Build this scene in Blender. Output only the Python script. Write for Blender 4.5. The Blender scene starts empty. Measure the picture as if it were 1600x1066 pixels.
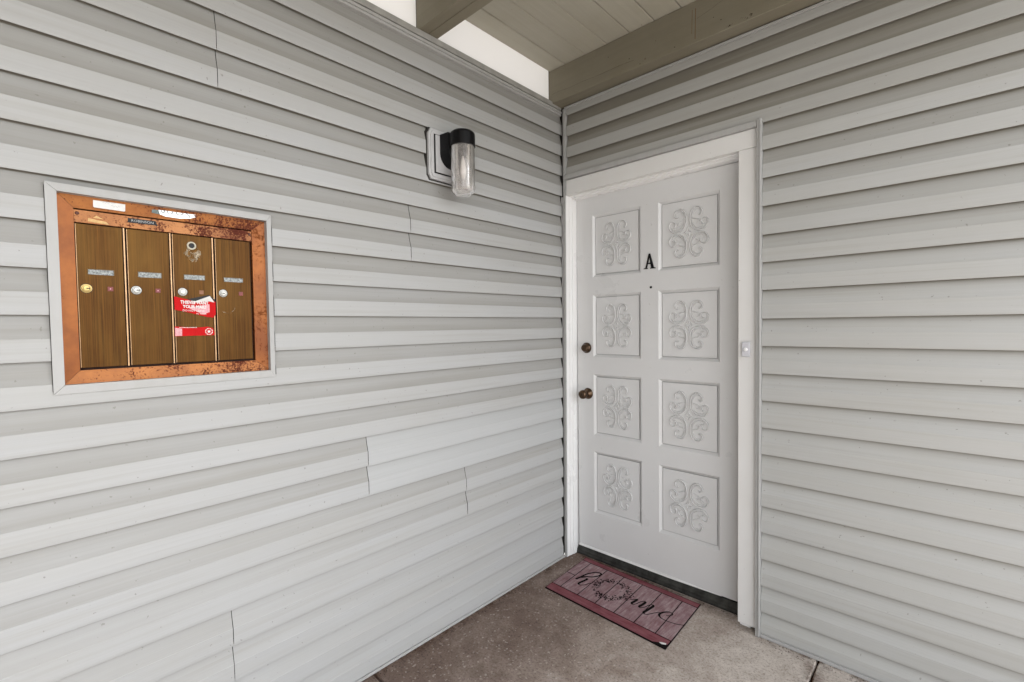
import bpy, bmesh, math, random
from mathutils import Vector, Matrix
R = math.radians
random.seed(7)
scene = bpy.context.scene
COL = scene.collection

# ---------------------------------------------------------------- camera
cam = bpy.data.cameras.new('camera')
cam.sensor_width = 36.0
cam.lens = 731.17 / 1600 * 36
cam.clip_start = 0.02
cam.clip_end = 400
camo = bpy.data.objects.new('camera', cam)
COL.objects.link(camo)
yaw, pitch, roll = -0.755653, -0.032659, -0.013698
fwd = Vector((math.sin(yaw) * math.cos(pitch), math.cos(yaw) * math.cos(pitch), math.sin(pitch)))
rt0 = Vector((math.cos(yaw), -math.sin(yaw), 0))
up0 = rt0.cross(fwd)
rt = rt0 * math.cos(roll) + up0 * math.sin(roll)
up = -rt0 * math.sin(roll) + up0 * math.cos(roll)
M = Matrix((rt, up, -fwd)).transposed().to_4x4()
M.translation = Vector((1.61885, -2.13995, 1.34228))
camo.matrix_world = M
scene.camera = camo

# ---------------------------------------------------------------- sky, sun, exposure
SUN_EL, SUN_AZ = 50, 62         # azimuth of the sun measured from +x towards +y
world = bpy.data.worlds.new('World')
scene.world = world
world.use_nodes = True
wn = world.node_tree
wn.nodes.clear()
sky = wn.nodes.new('ShaderNodeTexSky')
sky.sky_type = 'NISHITA'
sky.sun_disc = False
sky.sun_elevation = R(SUN_EL)
sky.sun_rotation = R(90 - SUN_AZ)
sky.air_density = 1.0
sky.dust_density = 1.0
hsv = wn.nodes.new('ShaderNodeHueSaturation')
hsv.inputs['Saturation'].default_value = 0.12
bg = wn.nodes.new('ShaderNodeBackground')
bg.inputs['Strength'].default_value = 0.15
wo = wn.nodes.new('ShaderNodeOutputWorld')
wn.links.new(sky.outputs[0], hsv.inputs['Color'])
wn.links.new(hsv.outputs[0], bg.inputs['Color'])
wn.links.new(bg.outputs[0], wo.inputs['Surface'])
sl = bpy.data.lights.new('sun', 'SUN')
sl.energy = 2.0
sl.angle = R(0.6)
sl.color = (1.0, 0.985, 0.965)
so = bpy.data.objects.new('sun', sl)
COL.objects.link(so)
sd = Vector((math.cos(R(SUN_EL)) * math.cos(R(SUN_AZ)), math.cos(R(SUN_EL)) * math.sin(R(SUN_AZ)), math.sin(R(SUN_EL))))
so.rotation_euler = sd.to_track_quat('Z', 'Y').to_euler()
so.location = (8, -4, 6)
vs = scene.view_settings
vs.view_transform = 'Standard'
vs.look = 'None'
vs.gamma = 1
vs.exposure = 2.5
try:
    vs.use_curve_mapping = False
except Exception:
    pass
scene.cycles.max_bounces = 10
scene.cycles.diffuse_bounces = 6

# ---------------------------------------------------------------- helpers
def link(name, me, mat=None, parent=None, loc=None):
    o = bpy.data.objects.new(name, me)
    COL.objects.link(o)
    if mat is not None and me is not None and len(me.materials) == 0:
        me.materials.append(mat)
    if parent is not None:
        o.parent = parent
    if loc is not None:
        o.location = loc
    return o

def wloc(o):
    v = Vector((0, 0, 0))
    while o is not None:
        v += o.location
        o = o.parent
    return v

def obj(name, bm, mat=None, parent=None, smooth=False, recalc=True):
    if recalc:
        bmesh.ops.recalc_face_normals(bm, faces=bm.faces)
    me = bpy.data.meshes.new(name)
    bm.to_mesh(me)
    bm.free()
    if smooth:
        for p in me.polygons:
            p.use_smooth = True
    if parent is not None:                      # parents sit at their own place, geometry is given in world space
        me.transform(Matrix.Translation(-wloc(parent)))
        return link(name, me, mat, parent)
    return link(name, me, mat)

def tag(o, label, cat, group=None, kind=None):
    o['label'] = label
    if cat:
        o['category'] = cat
    if group:
        o['group'] = group
    if kind:
        o['kind'] = kind
    return o

def struct(o):
    o['kind'] = 'structure'
    return o

def thing(name, label, cat, loc=(0, 0, 0), group=None):
    o = bpy.data.objects.new(name, None)
    o.empty_display_size = 0.1
    COL.objects.link(o)
    o.location = loc
    o.matrix_world = Matrix.Translation(loc)
    return tag(o, label, cat, group)

def box(bm, x0, x1, y0, y1, z0, z1, bev=0.0, seg=1):
    vs_ = [bm.verts.new(p) for p in ((x0, y0, z0), (x1, y0, z0), (x1, y1, z0), (x0, y1, z0),
                                     (x0, y0, z1), (x1, y0, z1), (x1, y1, z1), (x0, y1, z1))]
    fs = [bm.faces.new([vs_[i] for i in f]) for f in ((0, 3, 2, 1), (4, 5, 6, 7), (0, 1, 5, 4), (1, 2, 6, 5), (2, 3, 7, 6), (3, 0, 4, 7))]
    if bev > 0:
        es = set()
        for f in fs:
            es.update(f.edges)
        bmesh.ops.bevel(bm, geom=list(es), offset=bev, segments=seg, affect='EDGES', profile=0.5)

def B(x0, x1, y0, y1, z0, z1, bev=0.0, seg=1):
    bm = bmesh.new()
    box(bm, x0, x1, y0, y1, z0, z1, bev, seg)
    return bm

def hexa(bm, pts):
    """eight corners: bottom four then top four, same order"""
    v = [bm.verts.new(p) for p in pts]
    for f in ((0, 3, 2, 1), (4, 5, 6, 7), (0, 1, 5, 4), (1, 2, 6, 5), (2, 3, 7, 6), (3, 0, 4, 7)):
        bm.faces.new([v[i] for i in f])

def prism(bm, poly, place, d0, d1):
    """poly: 2-D points, place(a, b, d) -> 3-D"""
    lo = [bm.verts.new(place(a, b, d0)) for a, b in poly]
    hi = [bm.verts.new(place(a, b, d1)) for a, b in poly]
    n = len(poly)
    bm.faces.new(lo[::-1])
    bm.faces.new(hi)
    for i in range(n):
        j = (i + 1) % n
        bm.faces.new((lo[i], lo[j], hi[j], hi[i]))

def lathe(bm, prof, place, n=32):
    """prof: (radius, height along axis); place(u, v, h) -> 3-D"""
    rings = []
    for r, h in prof:
        if r < 1e-6:
            rings.append([bm.verts.new(place(0, 0, h))])
        else:
            rings.append([bm.verts.new(place(r * math.cos(2 * math.pi * i / n), r * math.sin(2 * math.pi * i / n), h)) for i in range(n)])
    for a, b in zip(rings, rings[1:]):
        for i in range(n):
            j = (i + 1) % n
            if len(a) == 1 and len(b) == 1:
                continue
            if len(a) == 1:
                bm.faces.new((a[0], b[i], b[j]))
            elif len(b) == 1:
                bm.faces.new((a[i], a[j], b[0]))
            else:
                bm.faces.new((a[i], a[j], b[j], b[i]))

def catmull(pts, sub=6):
    out = []
    P = [pts[0]] + list(pts) + [pts[-1]]
    for i in range(1, len(P) - 2):
        p0, p1, p2, p3 = P[i - 1], P[i], P[i + 1], P[i + 2]
        for k in range(sub):
            t = k / sub
            out.append(tuple(0.5 * ((2 * p1[c]) + (-p0[c] + p2[c]) * t + (2 * p0[c] - 5 * p1[c] + 4 * p2[c] - p3[c]) * t * t
                                    + (-p0[c] + 3 * p1[c] - 3 * p2[c] + p3[c]) * t ** 3) for c in range(len(p1))))
    out.append(tuple(pts[-1]))
    return out

# ---------------------------------------------------------------- materials
def mat_new(name, base=(0.5, 0.5, 0.5), rough=0.6, metal=0.0, spec=0.5):
    m = bpy.data.materials.new(name)
    m.use_nodes = True
    nt = m.node_tree
    b = nt.nodes['Principled BSDF']
    b.inputs['Base Color'].default_value = (*base, 1)
    b.inputs['Roughness'].default_value = rough
    b.inputs['Metallic'].default_value = metal
    b.inputs['Specular IOR Level'].default_value = spec
    return m, nt, b

def N(nt, t, **kw):
    n = nt.nodes.new(t)
    for k, v in kw.items():
        setattr(n, k, v)
    return n

def pos_map(nt, scale, loc=(0, 0, 0), object_space=False):
    if object_space:
        g = N(nt, 'ShaderNodeTexCoord')
        src = g.outputs['Object']
    else:
        g = N(nt, 'ShaderNodeNewGeometry')
        src = g.outputs['Position']
    mp = N(nt, 'ShaderNodeMapping')
    mp.inputs['Scale'].default_value = scale
    mp.inputs['Location'].default_value = loc
    nt.links.new(src, mp.inputs['Vector'])
    return mp.outputs[0]

def noise(nt, vec, scale=1.0, detail=4.0, rough=0.55, dist=0.0):
    n = N(nt, 'ShaderNodeTexNoise')
    n.inputs['Scale'].default_value = scale
    n.inputs['Detail'].default_value = detail
    n.inputs['Roughness'].default_value = rough
    n.inputs['Distortion'].default_value = dist
    nt.links.new(vec, n.inputs['Vector'])
    return n.outputs[0]

def ramp(nt, fac, stops):
    r = N(nt, 'ShaderNodeValToRGB')
    cr = r.color_ramp
    while len(cr.elements) < len(stops):
        cr.elements.new(0.5)
    for e, (p, c) in zip(cr.elements, stops):
        e.position = p
        e.color = (*c, 1) if len(c) == 3 else c
    nt.links.new(fac, r.inputs[0])
    return r.outputs[0]

def mix(nt, fac, a, b, mode='MIX'):
    m = N(nt, 'ShaderNodeMix', data_type='RGBA', blend_type=mode)
    for s, v in ((m.inputs[0], fac), (m.inputs[6], a), (m.inputs[7], b)):
        if isinstance(v, (int, float)):
            s.default_value = v
        elif isinstance(v, tuple):
            s.default_value = (*v, 1)
        else:
            nt.links.new(v, s)
    return m.outputs[2]

def bump(nt, b, h, strength=0.3, dist=0.001, prev=None):
    n = N(nt, 'ShaderNodeBump')
    n.inputs['Strength'].default_value = strength
    n.inputs['Distance'].default_value = dist
    nt.links.new(h, n.inputs['Height'])
    if prev is not None:
        nt.links.new(prev, n.inputs['Normal'])
    nt.links.new(n.outputs[0], b.inputs['Normal'])
    return n.outputs[0]

G = lambda v: (v, v, v)

def vinyl(name, base, axis, dirt_shade=0.5):
    m, nt, b = mat_new(name, base, 0.5, 0, 0.35)
    s = (2.2, 500, 500) if axis == 'x' else (500, 2.2, 500)
    fine = noise(nt, pos_map(nt, s), 0.55, 3, 0.6)
    big = noise(nt, pos_map(nt, (1.3, 1.3, 5)), 1.4, 5, 0.6)
    st = (1.1, 30, 55) if axis == 'x' else (30, 1.1, 55)
    streak = noise(nt, pos_map(nt, st), 1.0, 4, 0.6)
    spots = noise(nt, pos_map(nt, (1, 1, 1)), 75, 2, 0.5)
    c = mix(nt, ramp(nt, fine, [(0.30, G(0)), (0.70, G(1))]), tuple(v * 0.93 for v in base), base)
    c = mix(nt, ramp(nt, big, [(0.35, G(0)), (0.75, G(0.55 * dirt_shade))]), c, (base[0] * 0.90, base[1] * 0.87, base[2] * 0.80))
    c = mix(nt, ramp(nt, streak, [(0.52, G(0)), (0.78, G(0.7 * dirt_shade))]), c, (base[0] * 0.80, base[1] * 0.77, base[2] * 0.71))
    c = mix(nt, ramp(nt, spots, [(0.715, G(0)), (0.745, G(0.6 * dirt_shade))]), c, (0.13, 0.12, 0.10))
    at = N(nt, 'ShaderNodeAttribute', attribute_name='ledge_dirt_shade')  # settled dirt together with painted shade, set per board vertex
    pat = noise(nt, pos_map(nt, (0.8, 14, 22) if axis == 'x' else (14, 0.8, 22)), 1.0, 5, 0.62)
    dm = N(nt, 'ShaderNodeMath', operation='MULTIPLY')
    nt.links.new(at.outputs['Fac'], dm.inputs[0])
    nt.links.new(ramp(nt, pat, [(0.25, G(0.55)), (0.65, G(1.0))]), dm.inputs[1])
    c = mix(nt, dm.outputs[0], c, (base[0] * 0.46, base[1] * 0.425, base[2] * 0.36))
    oi = N(nt, 'ShaderNodeObjectInfo')
    c = mix(nt, ramp(nt, oi.outputs['Random'], [(0, G(0.0)), (1, G(0.09))]), c, (base[0] * 0.6, base[1] * 0.57, base[2] * 0.5))
    nt.links.new(c, b.inputs['Base Color'])
    nt.links.new(ramp(nt, streak, [(0.3, G(0.42)), (0.8, G(0.62))]), b.inputs['Roughness'])
    bump(nt, b, fine, 0.35, 0.0006)
    return m

VB = (0.415, 0.421, 0.426)
M_VL = vinyl('vinyl_left', VB, 'y', 0.8)
M_VLN = vinyl('vinyl_left_newer', (0.445, 0.455, 0.462), 'y', 0.15)
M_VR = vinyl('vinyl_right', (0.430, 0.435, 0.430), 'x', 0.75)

def trimmat(name, base, rough=0.45, dirt_shade=0.4):
    m, nt, b = mat_new(name, base, rough)
    n1 = noise(nt, pos_map(nt, (9, 9, 3)), 2.0, 5, 0.65)
    n2 = noise(nt, pos_map(nt, (1, 1, 1)), 60, 3, 0.6)
    c = mix(nt, ramp(nt, n1, [(0.45, G(0)), (0.8, G(dirt_shade))]), base, tuple(v * f for v, f in zip(base, (0.72, 0.68, 0.60))))
    c = mix(nt, ramp(nt, n2, [(0.70, G(0)), (0.76, G(dirt_shade))]), c, (0.12, 0.10, 0.08))
    nt.links.new(c, b.inputs['Base Color'])
    bump(nt, b, n2, 0.12, 0.0006)
    return m

M_TRIM = trimmat('grey_channel', (0.39, 0.39, 0.386))
M_DARK = mat_new('dark_cavity', (0.022, 0.020, 0.018), 0.9)[0]

def paint(name, base, rough=0.35, wear=0.35, axis='z', brush=0.2):
    m, nt, b = mat_new(name, base, rough, 0, 0.45)
    sc = {'z': (70, 70, 2.0), 'x': (2.0, 70, 70), 'y': (70, 2.0, 70)}[axis]
    n1 = noise(nt, pos_map(nt, sc), 1.0, 4, 0.6)
    n2 = noise(nt, pos_map(nt, (1, 1, 1)), 3.0, 5, 0.6)
    n3 = noise(nt, pos_map(nt, (1, 1, 1)), 48, 3, 0.62)
    c = mix(nt, ramp(nt, n2, [(0.4, G(0)), (0.75, G(wear))]), base, tuple(v * f for v, f in zip(base, (0.90, 0.88, 0.85))))
    c = mix(nt, ramp(nt, n3, [(0.72, G(0)), (0.75, G(wear * 1.2))]), c, (0.25, 0.22, 0.19))
    cv = N(nt, 'ShaderNodeAttribute', attribute_name='crease_shade')  # creases darkened so the relief shade is painted in
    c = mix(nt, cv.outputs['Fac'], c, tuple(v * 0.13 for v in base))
    nt.links.new(c, b.inputs['Base Color'])
    nt.links.new(ramp(nt, n2, [(0.3, G(rough * 0.8)), (0.8, G(rough * 1.3))]), b.inputs['Roughness'])
    a = bump(nt, b, n1, brush, 0.0003)
    bump(nt, b, n3, 0.10, 0.0008, a)
    return m

M_DOOR = paint('door_paint', (0.62, 0.62, 0.622), 0.32, 0.22)
M_CASE = paint('casing_paint', (0.69, 0.687, 0.68), 0.35, 0.45)
M_JAMB = paint('jamb_paint', (0.84, 0.84, 0.84), 0.3, 0.15)
M_CASEX = paint('casing_paint_across', (0.69, 0.687, 0.68), 0.35, 0.45, 'x', 0.03)
M_JAMBX = paint('jamb_paint_across', (0.84, 0.84, 0.84), 0.3, 0.15, 'x', 0.03)
M_STUCCO = paint('white_infill_paint', (0.93, 0.91, 0.885), 0.7, 0.15)

def beam_mat(name, base, axis, dark=0.6):
    m, nt, b = mat_new(name, base, 0.62, 0, 0.3)
    sc = {'x': (1.6, 60, 60), 'y': (60, 1.6, 60)}[axis]
    n1 = noise(nt, pos_map(nt, sc), 1.0, 5, 0.65)
    n2 = noise(nt, pos_map(nt, (1, 1, 1)), 4.0, 5, 0.6)
    n3 = noise(nt, pos_map(nt, (1, 1, 1)), 30, 3, 0.6)
    oi = N(nt, 'ShaderNodeObjectInfo')
    c = mix(nt, ramp(nt, n1, [(0.35, G(0)), (0.75, G(0.5))]), base, tuple(v * 0.80 for v in base))
    c = mix(nt, ramp(nt, n2, [(0.45, G(0)), (0.8, G(dark))]), c, tuple(v * f for v, f in zip(base, (0.74, 0.70, 0.60))))
    c = mix(nt, ramp(nt, n3, [(0.73, G(0)), (0.77, G(0.7))]), c, (0.07, 0.05, 0.03))
    c = mix(nt, ramp(nt, oi.outputs['Random'], [(0, G(0)), (1, G(0.22))]), c, tuple(v * 0.72 for v in base))
    nt.links.new(c, b.inputs['Base Color'])
    bump(nt, b, n1, 0.35, 0.0012)
    return m

M_BEAM = beam_mat('olive_beam_paint', (0.225, 0.205, 0.155), 'x')
M_CEIL = beam_mat('olive_plank_paint', (0.42, 0.40, 0.335), 'y', 0.4)

def concrete(name):
    m, nt, b = mat_new(name, (0.4, 0.35, 0.3), 0.85, 0, 0.25)
    p = pos_map(nt, (1, 1, 1))
    big = noise(nt, p, 2.6, 7, 0.68, 0.5)
    mid = noise(nt, p, 16, 5, 0.65)
    fine = noise(nt, p, 105, 4, 0.8)
    agg = N(nt, 'ShaderNodeTexVoronoi')
    agg.inputs['Scale'].default_value = 150
    nt.links.new(p, agg.inputs['Vector'])
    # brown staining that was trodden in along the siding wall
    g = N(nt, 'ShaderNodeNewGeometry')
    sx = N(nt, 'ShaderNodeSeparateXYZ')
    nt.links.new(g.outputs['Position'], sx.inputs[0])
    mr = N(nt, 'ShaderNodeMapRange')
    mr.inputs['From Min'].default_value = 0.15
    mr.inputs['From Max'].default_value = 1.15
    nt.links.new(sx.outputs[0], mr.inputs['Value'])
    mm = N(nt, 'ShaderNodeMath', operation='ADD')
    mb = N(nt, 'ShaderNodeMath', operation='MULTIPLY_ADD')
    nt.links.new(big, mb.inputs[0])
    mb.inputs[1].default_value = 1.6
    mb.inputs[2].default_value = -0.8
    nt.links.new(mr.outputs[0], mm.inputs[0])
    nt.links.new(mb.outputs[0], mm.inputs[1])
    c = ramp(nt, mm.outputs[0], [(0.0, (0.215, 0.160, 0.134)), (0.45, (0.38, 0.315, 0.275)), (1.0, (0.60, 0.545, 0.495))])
    c = mix(nt, ramp(nt, mid, [(0.30, G(0.75)), (0.65, G(0.0))]), c, mix(nt, 1.0, c, (0.62, 0.58, 0.55), 'MULTIPLY'))
    c = mix(nt, ramp(nt, fine, [(0.36, G(0.8)), (0.50, G(0))]), c, mix(nt, 1.0, c, (0.42, 0.39, 0.37), 'MULTIPLY'))
    c = mix(nt, ramp(nt, agg.outputs[1], [(0.80, G(0)), (0.92, G(0.4))]), c, (0.62, 0.57, 0.52))
    nt.links.new(c, b.inputs['Base Color'])
    a = bump(nt, b, fine, 0.6, 0.0015)
    bump(nt, b, mid, 0.25, 0.003, a)
    return m
M_CONC = concrete('concrete')

def simple(name, base, rough=0.6, metal=0.0, spec=0.5, var=0.25, sc=30):
    m, nt, b = mat_new(name, base, rough, metal, spec)
    n = noise(nt, pos_map(nt, (1, 1, 1)), sc, 4, 0.6)
    c = mix(nt, ramp(nt, n, [(0.35, G(0)), (0.7, G(1))]), base, tuple(v * (1 - var) for v in base))
    nt.links.new(c, b.inputs['Base Color'])
    bump(nt, b, n, 0.1, 0.0005)
    return m
M_SOIL = simple('rusty_soil', (0.075, 0.038, 0.022), 0.95, var=0.6, sc=60)
M_GRND = simple('ground_pale_gravel', (0.22, 0.22, 0.205), 0.95, var=0.4, sc=2)
M_SILL = simple('worn_sill_metal', (0.065, 0.065, 0.06), 0.4, 0.5, var=0.7, sc=22)
M_BLACK = simple('black_paint', (0.004, 0.004, 0.005), 0.32, 0.0, 0.22, 0.2)
M_RUBB = simple('black_rubber', (0.009, 0.006, 0.006), 0.9, 0.0, 0.1)
M_INK = simple('black_ink', (0.008, 0.006, 0.006), 0.9, 0.0, 0.08)
M_WHITE = simple('white_plastic', (0.80, 0.80, 0.81), 0.3, var=0.08)
M_BLOCK = simple('grey_mount_plastic', (0.50, 0.50, 0.51), 0.4, var=0.1)
M_BRONZE = simple('aged_bronze', (0.13, 0.085, 0.055), 0.28, 0.9, var=0.45, sc=40)
M_RED = simple('red_sticker', (0.50, 0.003, 0.005), 0.6, 0.0, 0.15, 0.12)
M_PINK = simple('faded_pink_film', (0.72, 0.33, 0.36), 0.4, var=0.3, sc=200)
M_PAPER = simple('white_paper', (0.72, 0.71, 0.69), 0.5, var=0.12, sc=120)
M_TAPE = simple('yellowed_tape', (0.62, 0.38, 0.12), 0.4, var=0.3, sc=90)
M_LOCK = simple('nickel_lock', (0.44, 0.43, 0.40), 0.35, 0.75, var=0.2, sc=80)
M_LOCKB = simple('brass_lock', (0.48, 0.34, 0.13), 0.3, 0.85, var=0.3, sc=80)
M_SQ = simple('dark_red_tab', (0.19, 0.02, 0.018), 0.4, var=0.2, sc=90)
M_SQB = simple('brown_tab', (0.25, 0.10, 0.04), 0.45, var=0.2, sc=90)
M_SLOT = simple('dusty_name_window', (0.30, 0.32, 0.31), 0.25, var=0.85, sc=160)

def copper(name, base, rust, rmin, rsc=38):
    m, nt, b = mat_new(name, base, 0.42, 0.45, 0.5)
    p = pos_map(nt, (1, 1, 1))
    n1 = noise(nt, p, 9, 5, 0.65)
    n2 = noise(nt, p, rsc * 2.62, 4, 0.75)
    n3 = noise(nt, p, rsc * 0.35, 3, 0.6)
    c = mix(nt, ramp(nt, n1, [(0.38, G(0)), (0.66, G(0.95))]), base, (base[0] * 0.60, base[1] * 0.50, base[2] * 0.40))
    g = N(nt, 'ShaderNodeNewGeometry')
    sx = N(nt, 'ShaderNodeSeparateXYZ')
    nt.links.new(g.outputs['Position'], sx.inputs[0])
    mr = N(nt, 'ShaderNodeMapRange')      # the rust has spread from the right-hand end of the box
    mr.inputs['From Min'].default_value = -2.03
    mr.inputs['From Max'].default_value = -1.66
    mr.inputs['To Min'].default_value = -0.10
    mr.inputs['To Max'].default_value = 0.07
    nt.links.new(sx.outputs[1], mr.inputs['Value'])
    ad = N(nt, 'ShaderNodeMath', operation='ADD')
    nt.links.new(n2, ad.inputs[0])
    nt.links.new(mr.outputs[0], ad.inputs[1])
    ad2 = N(nt, 'ShaderNodeMath', operation='MULTIPLY_ADD')
    nt.links.new(n3, ad2.inputs[0])
    ad2.inputs[1].default_value = 0.5
    nt.links.new(ad.outputs[0], ad2.inputs[2])
    c = mix(nt, ramp(nt, ad2.outputs[0], [(rmin, G(0)), (rmin + 0.035, G(rust))]), c, (0.11, 0.022, 0.010))
    c = mix(nt, ramp(nt, n2, [(0.24, G(0.5 * rust)), (0.33, G(0))]), c, (0.75, 0.42, 0.16))
    nt.links.new(c, b.inputs['Base Color'])
    nt.links.new(ramp(nt, ad2.outputs[0], [(rmin, G(0.38)), (rmin + 0.05, G(0.85))]), b.inputs['Roughness'])
    bump(nt, b, n2, 0.3 * rust, 0.0006)
    return m
M_CU = copper('copper_frame', (0.27, 0.083, 0.012), 0.3, 0.87)
M_CUR = copper('rusted_copper', (0.32, 0.112, 0.022), 0.95, 0.80, 75)
M_CUH = copper('badly_rusted_copper', (0.31, 0.122, 0.034), 1.0, 0.765, 75)

def brass():
    m, nt, b = mat_new('brushed_brass', (0.3, 0.16, 0.04), 0.38, 0.85, 0.5)
    f = noise(nt, pos_map(nt, (420, 420, 4)), 1.0, 3, 0.6)
    n = noise(nt, pos_map(nt, (16, 16, 5)), 1.0, 5, 0.6)
    c = mix(nt, ramp(nt, f, [(0.28, G(0)), (0.72, G(1))]), (0.026, 0.010, 0.0015), (0.085, 0.035, 0.006))
    c = mix(nt, ramp(nt, n, [(0.40, G(0)), (0.70, G(0.55))]), c, (0.100, 0.050, 0.010))
    nt.links.new(c, b.inputs['Base Color'])
    bump(nt, b, f, 0.25, 0.0004)
    return m
M_BRASS = brass()
M_EDGE = simple('bright_brass_edge', (0.46, 0.28, 0.15), 0.35, 0.7, var=0.3)
M_SILVER = simple('scratched_foil', (0.80, 0.80, 0.78), 0.3, 0.3, var=0.25, sc=90)

def mat_plank(name, c1, c2, axis):
    m, nt, b = mat_new(name, c1, 0.85, 0, 0.15)
    s = (12, 85, 10) if axis == 'x' else (85, 12, 10)
    n = noise(nt, pos_map(nt, s), 1.0, 5, 0.7, 0.3)
    n2 = noise(nt, pos_map(nt, (1, 1, 1)), 14, 4, 0.6)
    n3 = noise(nt, pos_map(nt, (1, 1, 1)), 380, 2, 0.6)
    oi = N(nt, 'ShaderNodeObjectInfo')
    c = mix(nt, ramp(nt, n, [(0.32, G(0)), (0.66, G(1))]), c1, c2)
    c = mix(nt, ramp(nt, n2, [(0.45, G(0)), (0.72, G(0.7))]), c, (c1[0] * 0.8, c1[1] * 0.7, c1[2] * 0.75))
    c = mix(nt, ramp(nt, oi.outputs['Random'], [(0, G(0)), (1, G(0.35))]), c, tuple(v * 0.75 for v in c1))
    c = mix(nt, ramp(nt, n3, [(0.4, G(0.25)), (0.6, G(0))]), c, (0.08, 0.04, 0.05))
    nt.links.new(c, b.inputs['Base Color'])
    bump(nt, b, n3, 0.5, 0.0006)
    return m
M_PLK = mat_plank('printed_plank', (0.235, 0.118, 0.130), (0.47, 0.375, 0.38), 'y')
M_BRD = mat_plank('printed_border', (0.180, 0.044, 0.056), (0.30, 0.120, 0.135), 'x')

def glassmat():
    m, nt, b = mat_new('ribbed_clear_plastic', (0.90, 0.87, 0.85), 0.16)
    b.inputs['Transmission Weight'].default_value = 0.90
    b.inputs['IOR'].default_value = 1.35
    n = noise(nt, pos_map(nt, (1, 1, 1)), 60, 2, 0.5)
    bump(nt, b, n, 0.15, 0.001)
    return m
M_GLASS = glassmat()

# ---------------------------------------------------------------- ground and floor
ground = B(-60, 60, -60, 60, -0.6, -0.13)
struct(obj('ground', ground, M_GRND))
floor = struct(obj('floor', B(-0.02, 4.6, -7.5, 0.12, -0.125, -0.018), M_SOIL))

def slab(x0, x1, y0, y1, seed):
    rnd = random.Random(seed)
    pts = []
    def edge(ax, ay, bx, by):
        n = max(2, int((abs(bx - ax) + abs(by - ay)) / 0.035))
        for i in range(n):
            t = i / n
            j = rnd.uniform(-0.0022, 0.0022) if 0 < i else 0
            x, y = ax + (bx - ax) * t, ay + (by - ay) * t
            if ax == bx:
                x += j
            else:
                y += j
            pts.append((x, y))
    edge(x0, y0, x1, y0)
    edge(x1, y0, x1, y1)
    edge(x1, y1, x0, y1)
    edge(x0, y1, x0, y0)
    bm = bmesh.new()
    n = len(pts)
    cx, cy = (x0 + x1) / 2, (y0 + y1) / 2
    def ring(ins, z):
        out = []
        for x, y in pts:
            out.append(bm.verts.new((x + (ins if x < cx else -ins), y + (ins if y < cy else -ins), z)))
        return out
    r0, r1, r2 = ring(0, -0.10), ring(0, -0.006), ring(0.005, 0.0)
    for a, b in ((r0, r1), (r1, r2)):
        for i in range(n):
            j = (i + 1) % n
            bm.faces.new((a[i], a[j], b[j], b[i]))
    bm.faces.new(r2)
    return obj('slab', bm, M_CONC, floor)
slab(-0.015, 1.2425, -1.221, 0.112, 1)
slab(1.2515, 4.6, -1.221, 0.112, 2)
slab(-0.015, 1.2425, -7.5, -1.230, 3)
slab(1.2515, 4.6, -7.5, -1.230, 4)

# rust-brown staining that has bled out of the joints and along the wall foot
M_STAIN, st_nt, st_b = mat_new('rust_stain', (0.10, 0.045, 0.026), 0.9, 0, 0.15)
_n1 = noise(st_nt, pos_map(st_nt, (1, 1, 1)), 22, 5, 0.7)
_at = N(st_nt, 'ShaderNodeAttribute', attribute_name='edge')
_mu = N(st_nt, 'ShaderNodeMath', operation='MULTIPLY')
st_nt.links.new(ramp(st_nt, _n1, [(0.40, G(0)), (0.72, G(0.9))]), _mu.inputs[0])
st_nt.links.new(_at.outputs['Fac'], _mu.inputs[1])
st_nt.links.new(_mu.outputs[0], st_b.inputs['Alpha'])
def stain(x0, x1, y0, y1, z, fade):
    bm = bmesh.new()
    lay = bm.verts.layers.float.new('edge')
    nx, ny = (24, 4) if (x1 - x0) > (y1 - y0) else (4, 24)
    g = []
    for i in range(nx + 1):
        r = []
        for j in range(ny + 1):
            u, v = i / nx, j / ny
            w = bm.verts.new((x0 + (x1 - x0) * u, y0 + (y1 - y0) * v, z))
            w[lay] = fade(u, v)
            r.append(w)
        g.append(r)
    for i in range(nx):
        for j in range(ny):
            bm.faces.new((g[i][j], g[i + 1][j], g[i + 1][j + 1], g[i][j + 1]))
    o = obj('stain', bm, M_STAIN, floor)
tent = lambda t: max(0.0, 1 - abs(2 * t - 1))
stain(1.2515, 1.30, -1.2, 0.0, 0.0004, lambda u, v: (1 - u) * min(1, 8 * tent(v)))
stain(1.195, 1.2415, -1.2, 0.0, 0.0004, lambda u, v: u * min(1, 8 * tent(v)))
stain(0.0, 0.075, -2.3, 0.0, 0.00045, lambda u, v: (1 - u) ** 1.5 * min(1, 8 * tent(v)))
stain(1.04, 2.4, -0.06, 0.0, 0.00055, lambda u, v: v ** 1.5 * min(1, 8 * tent(u)))
stain(0.02, 0.9, 0.03, 0.083, 0.0005, lambda u, v: v * min(1, 8 * tent(u)))

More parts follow.
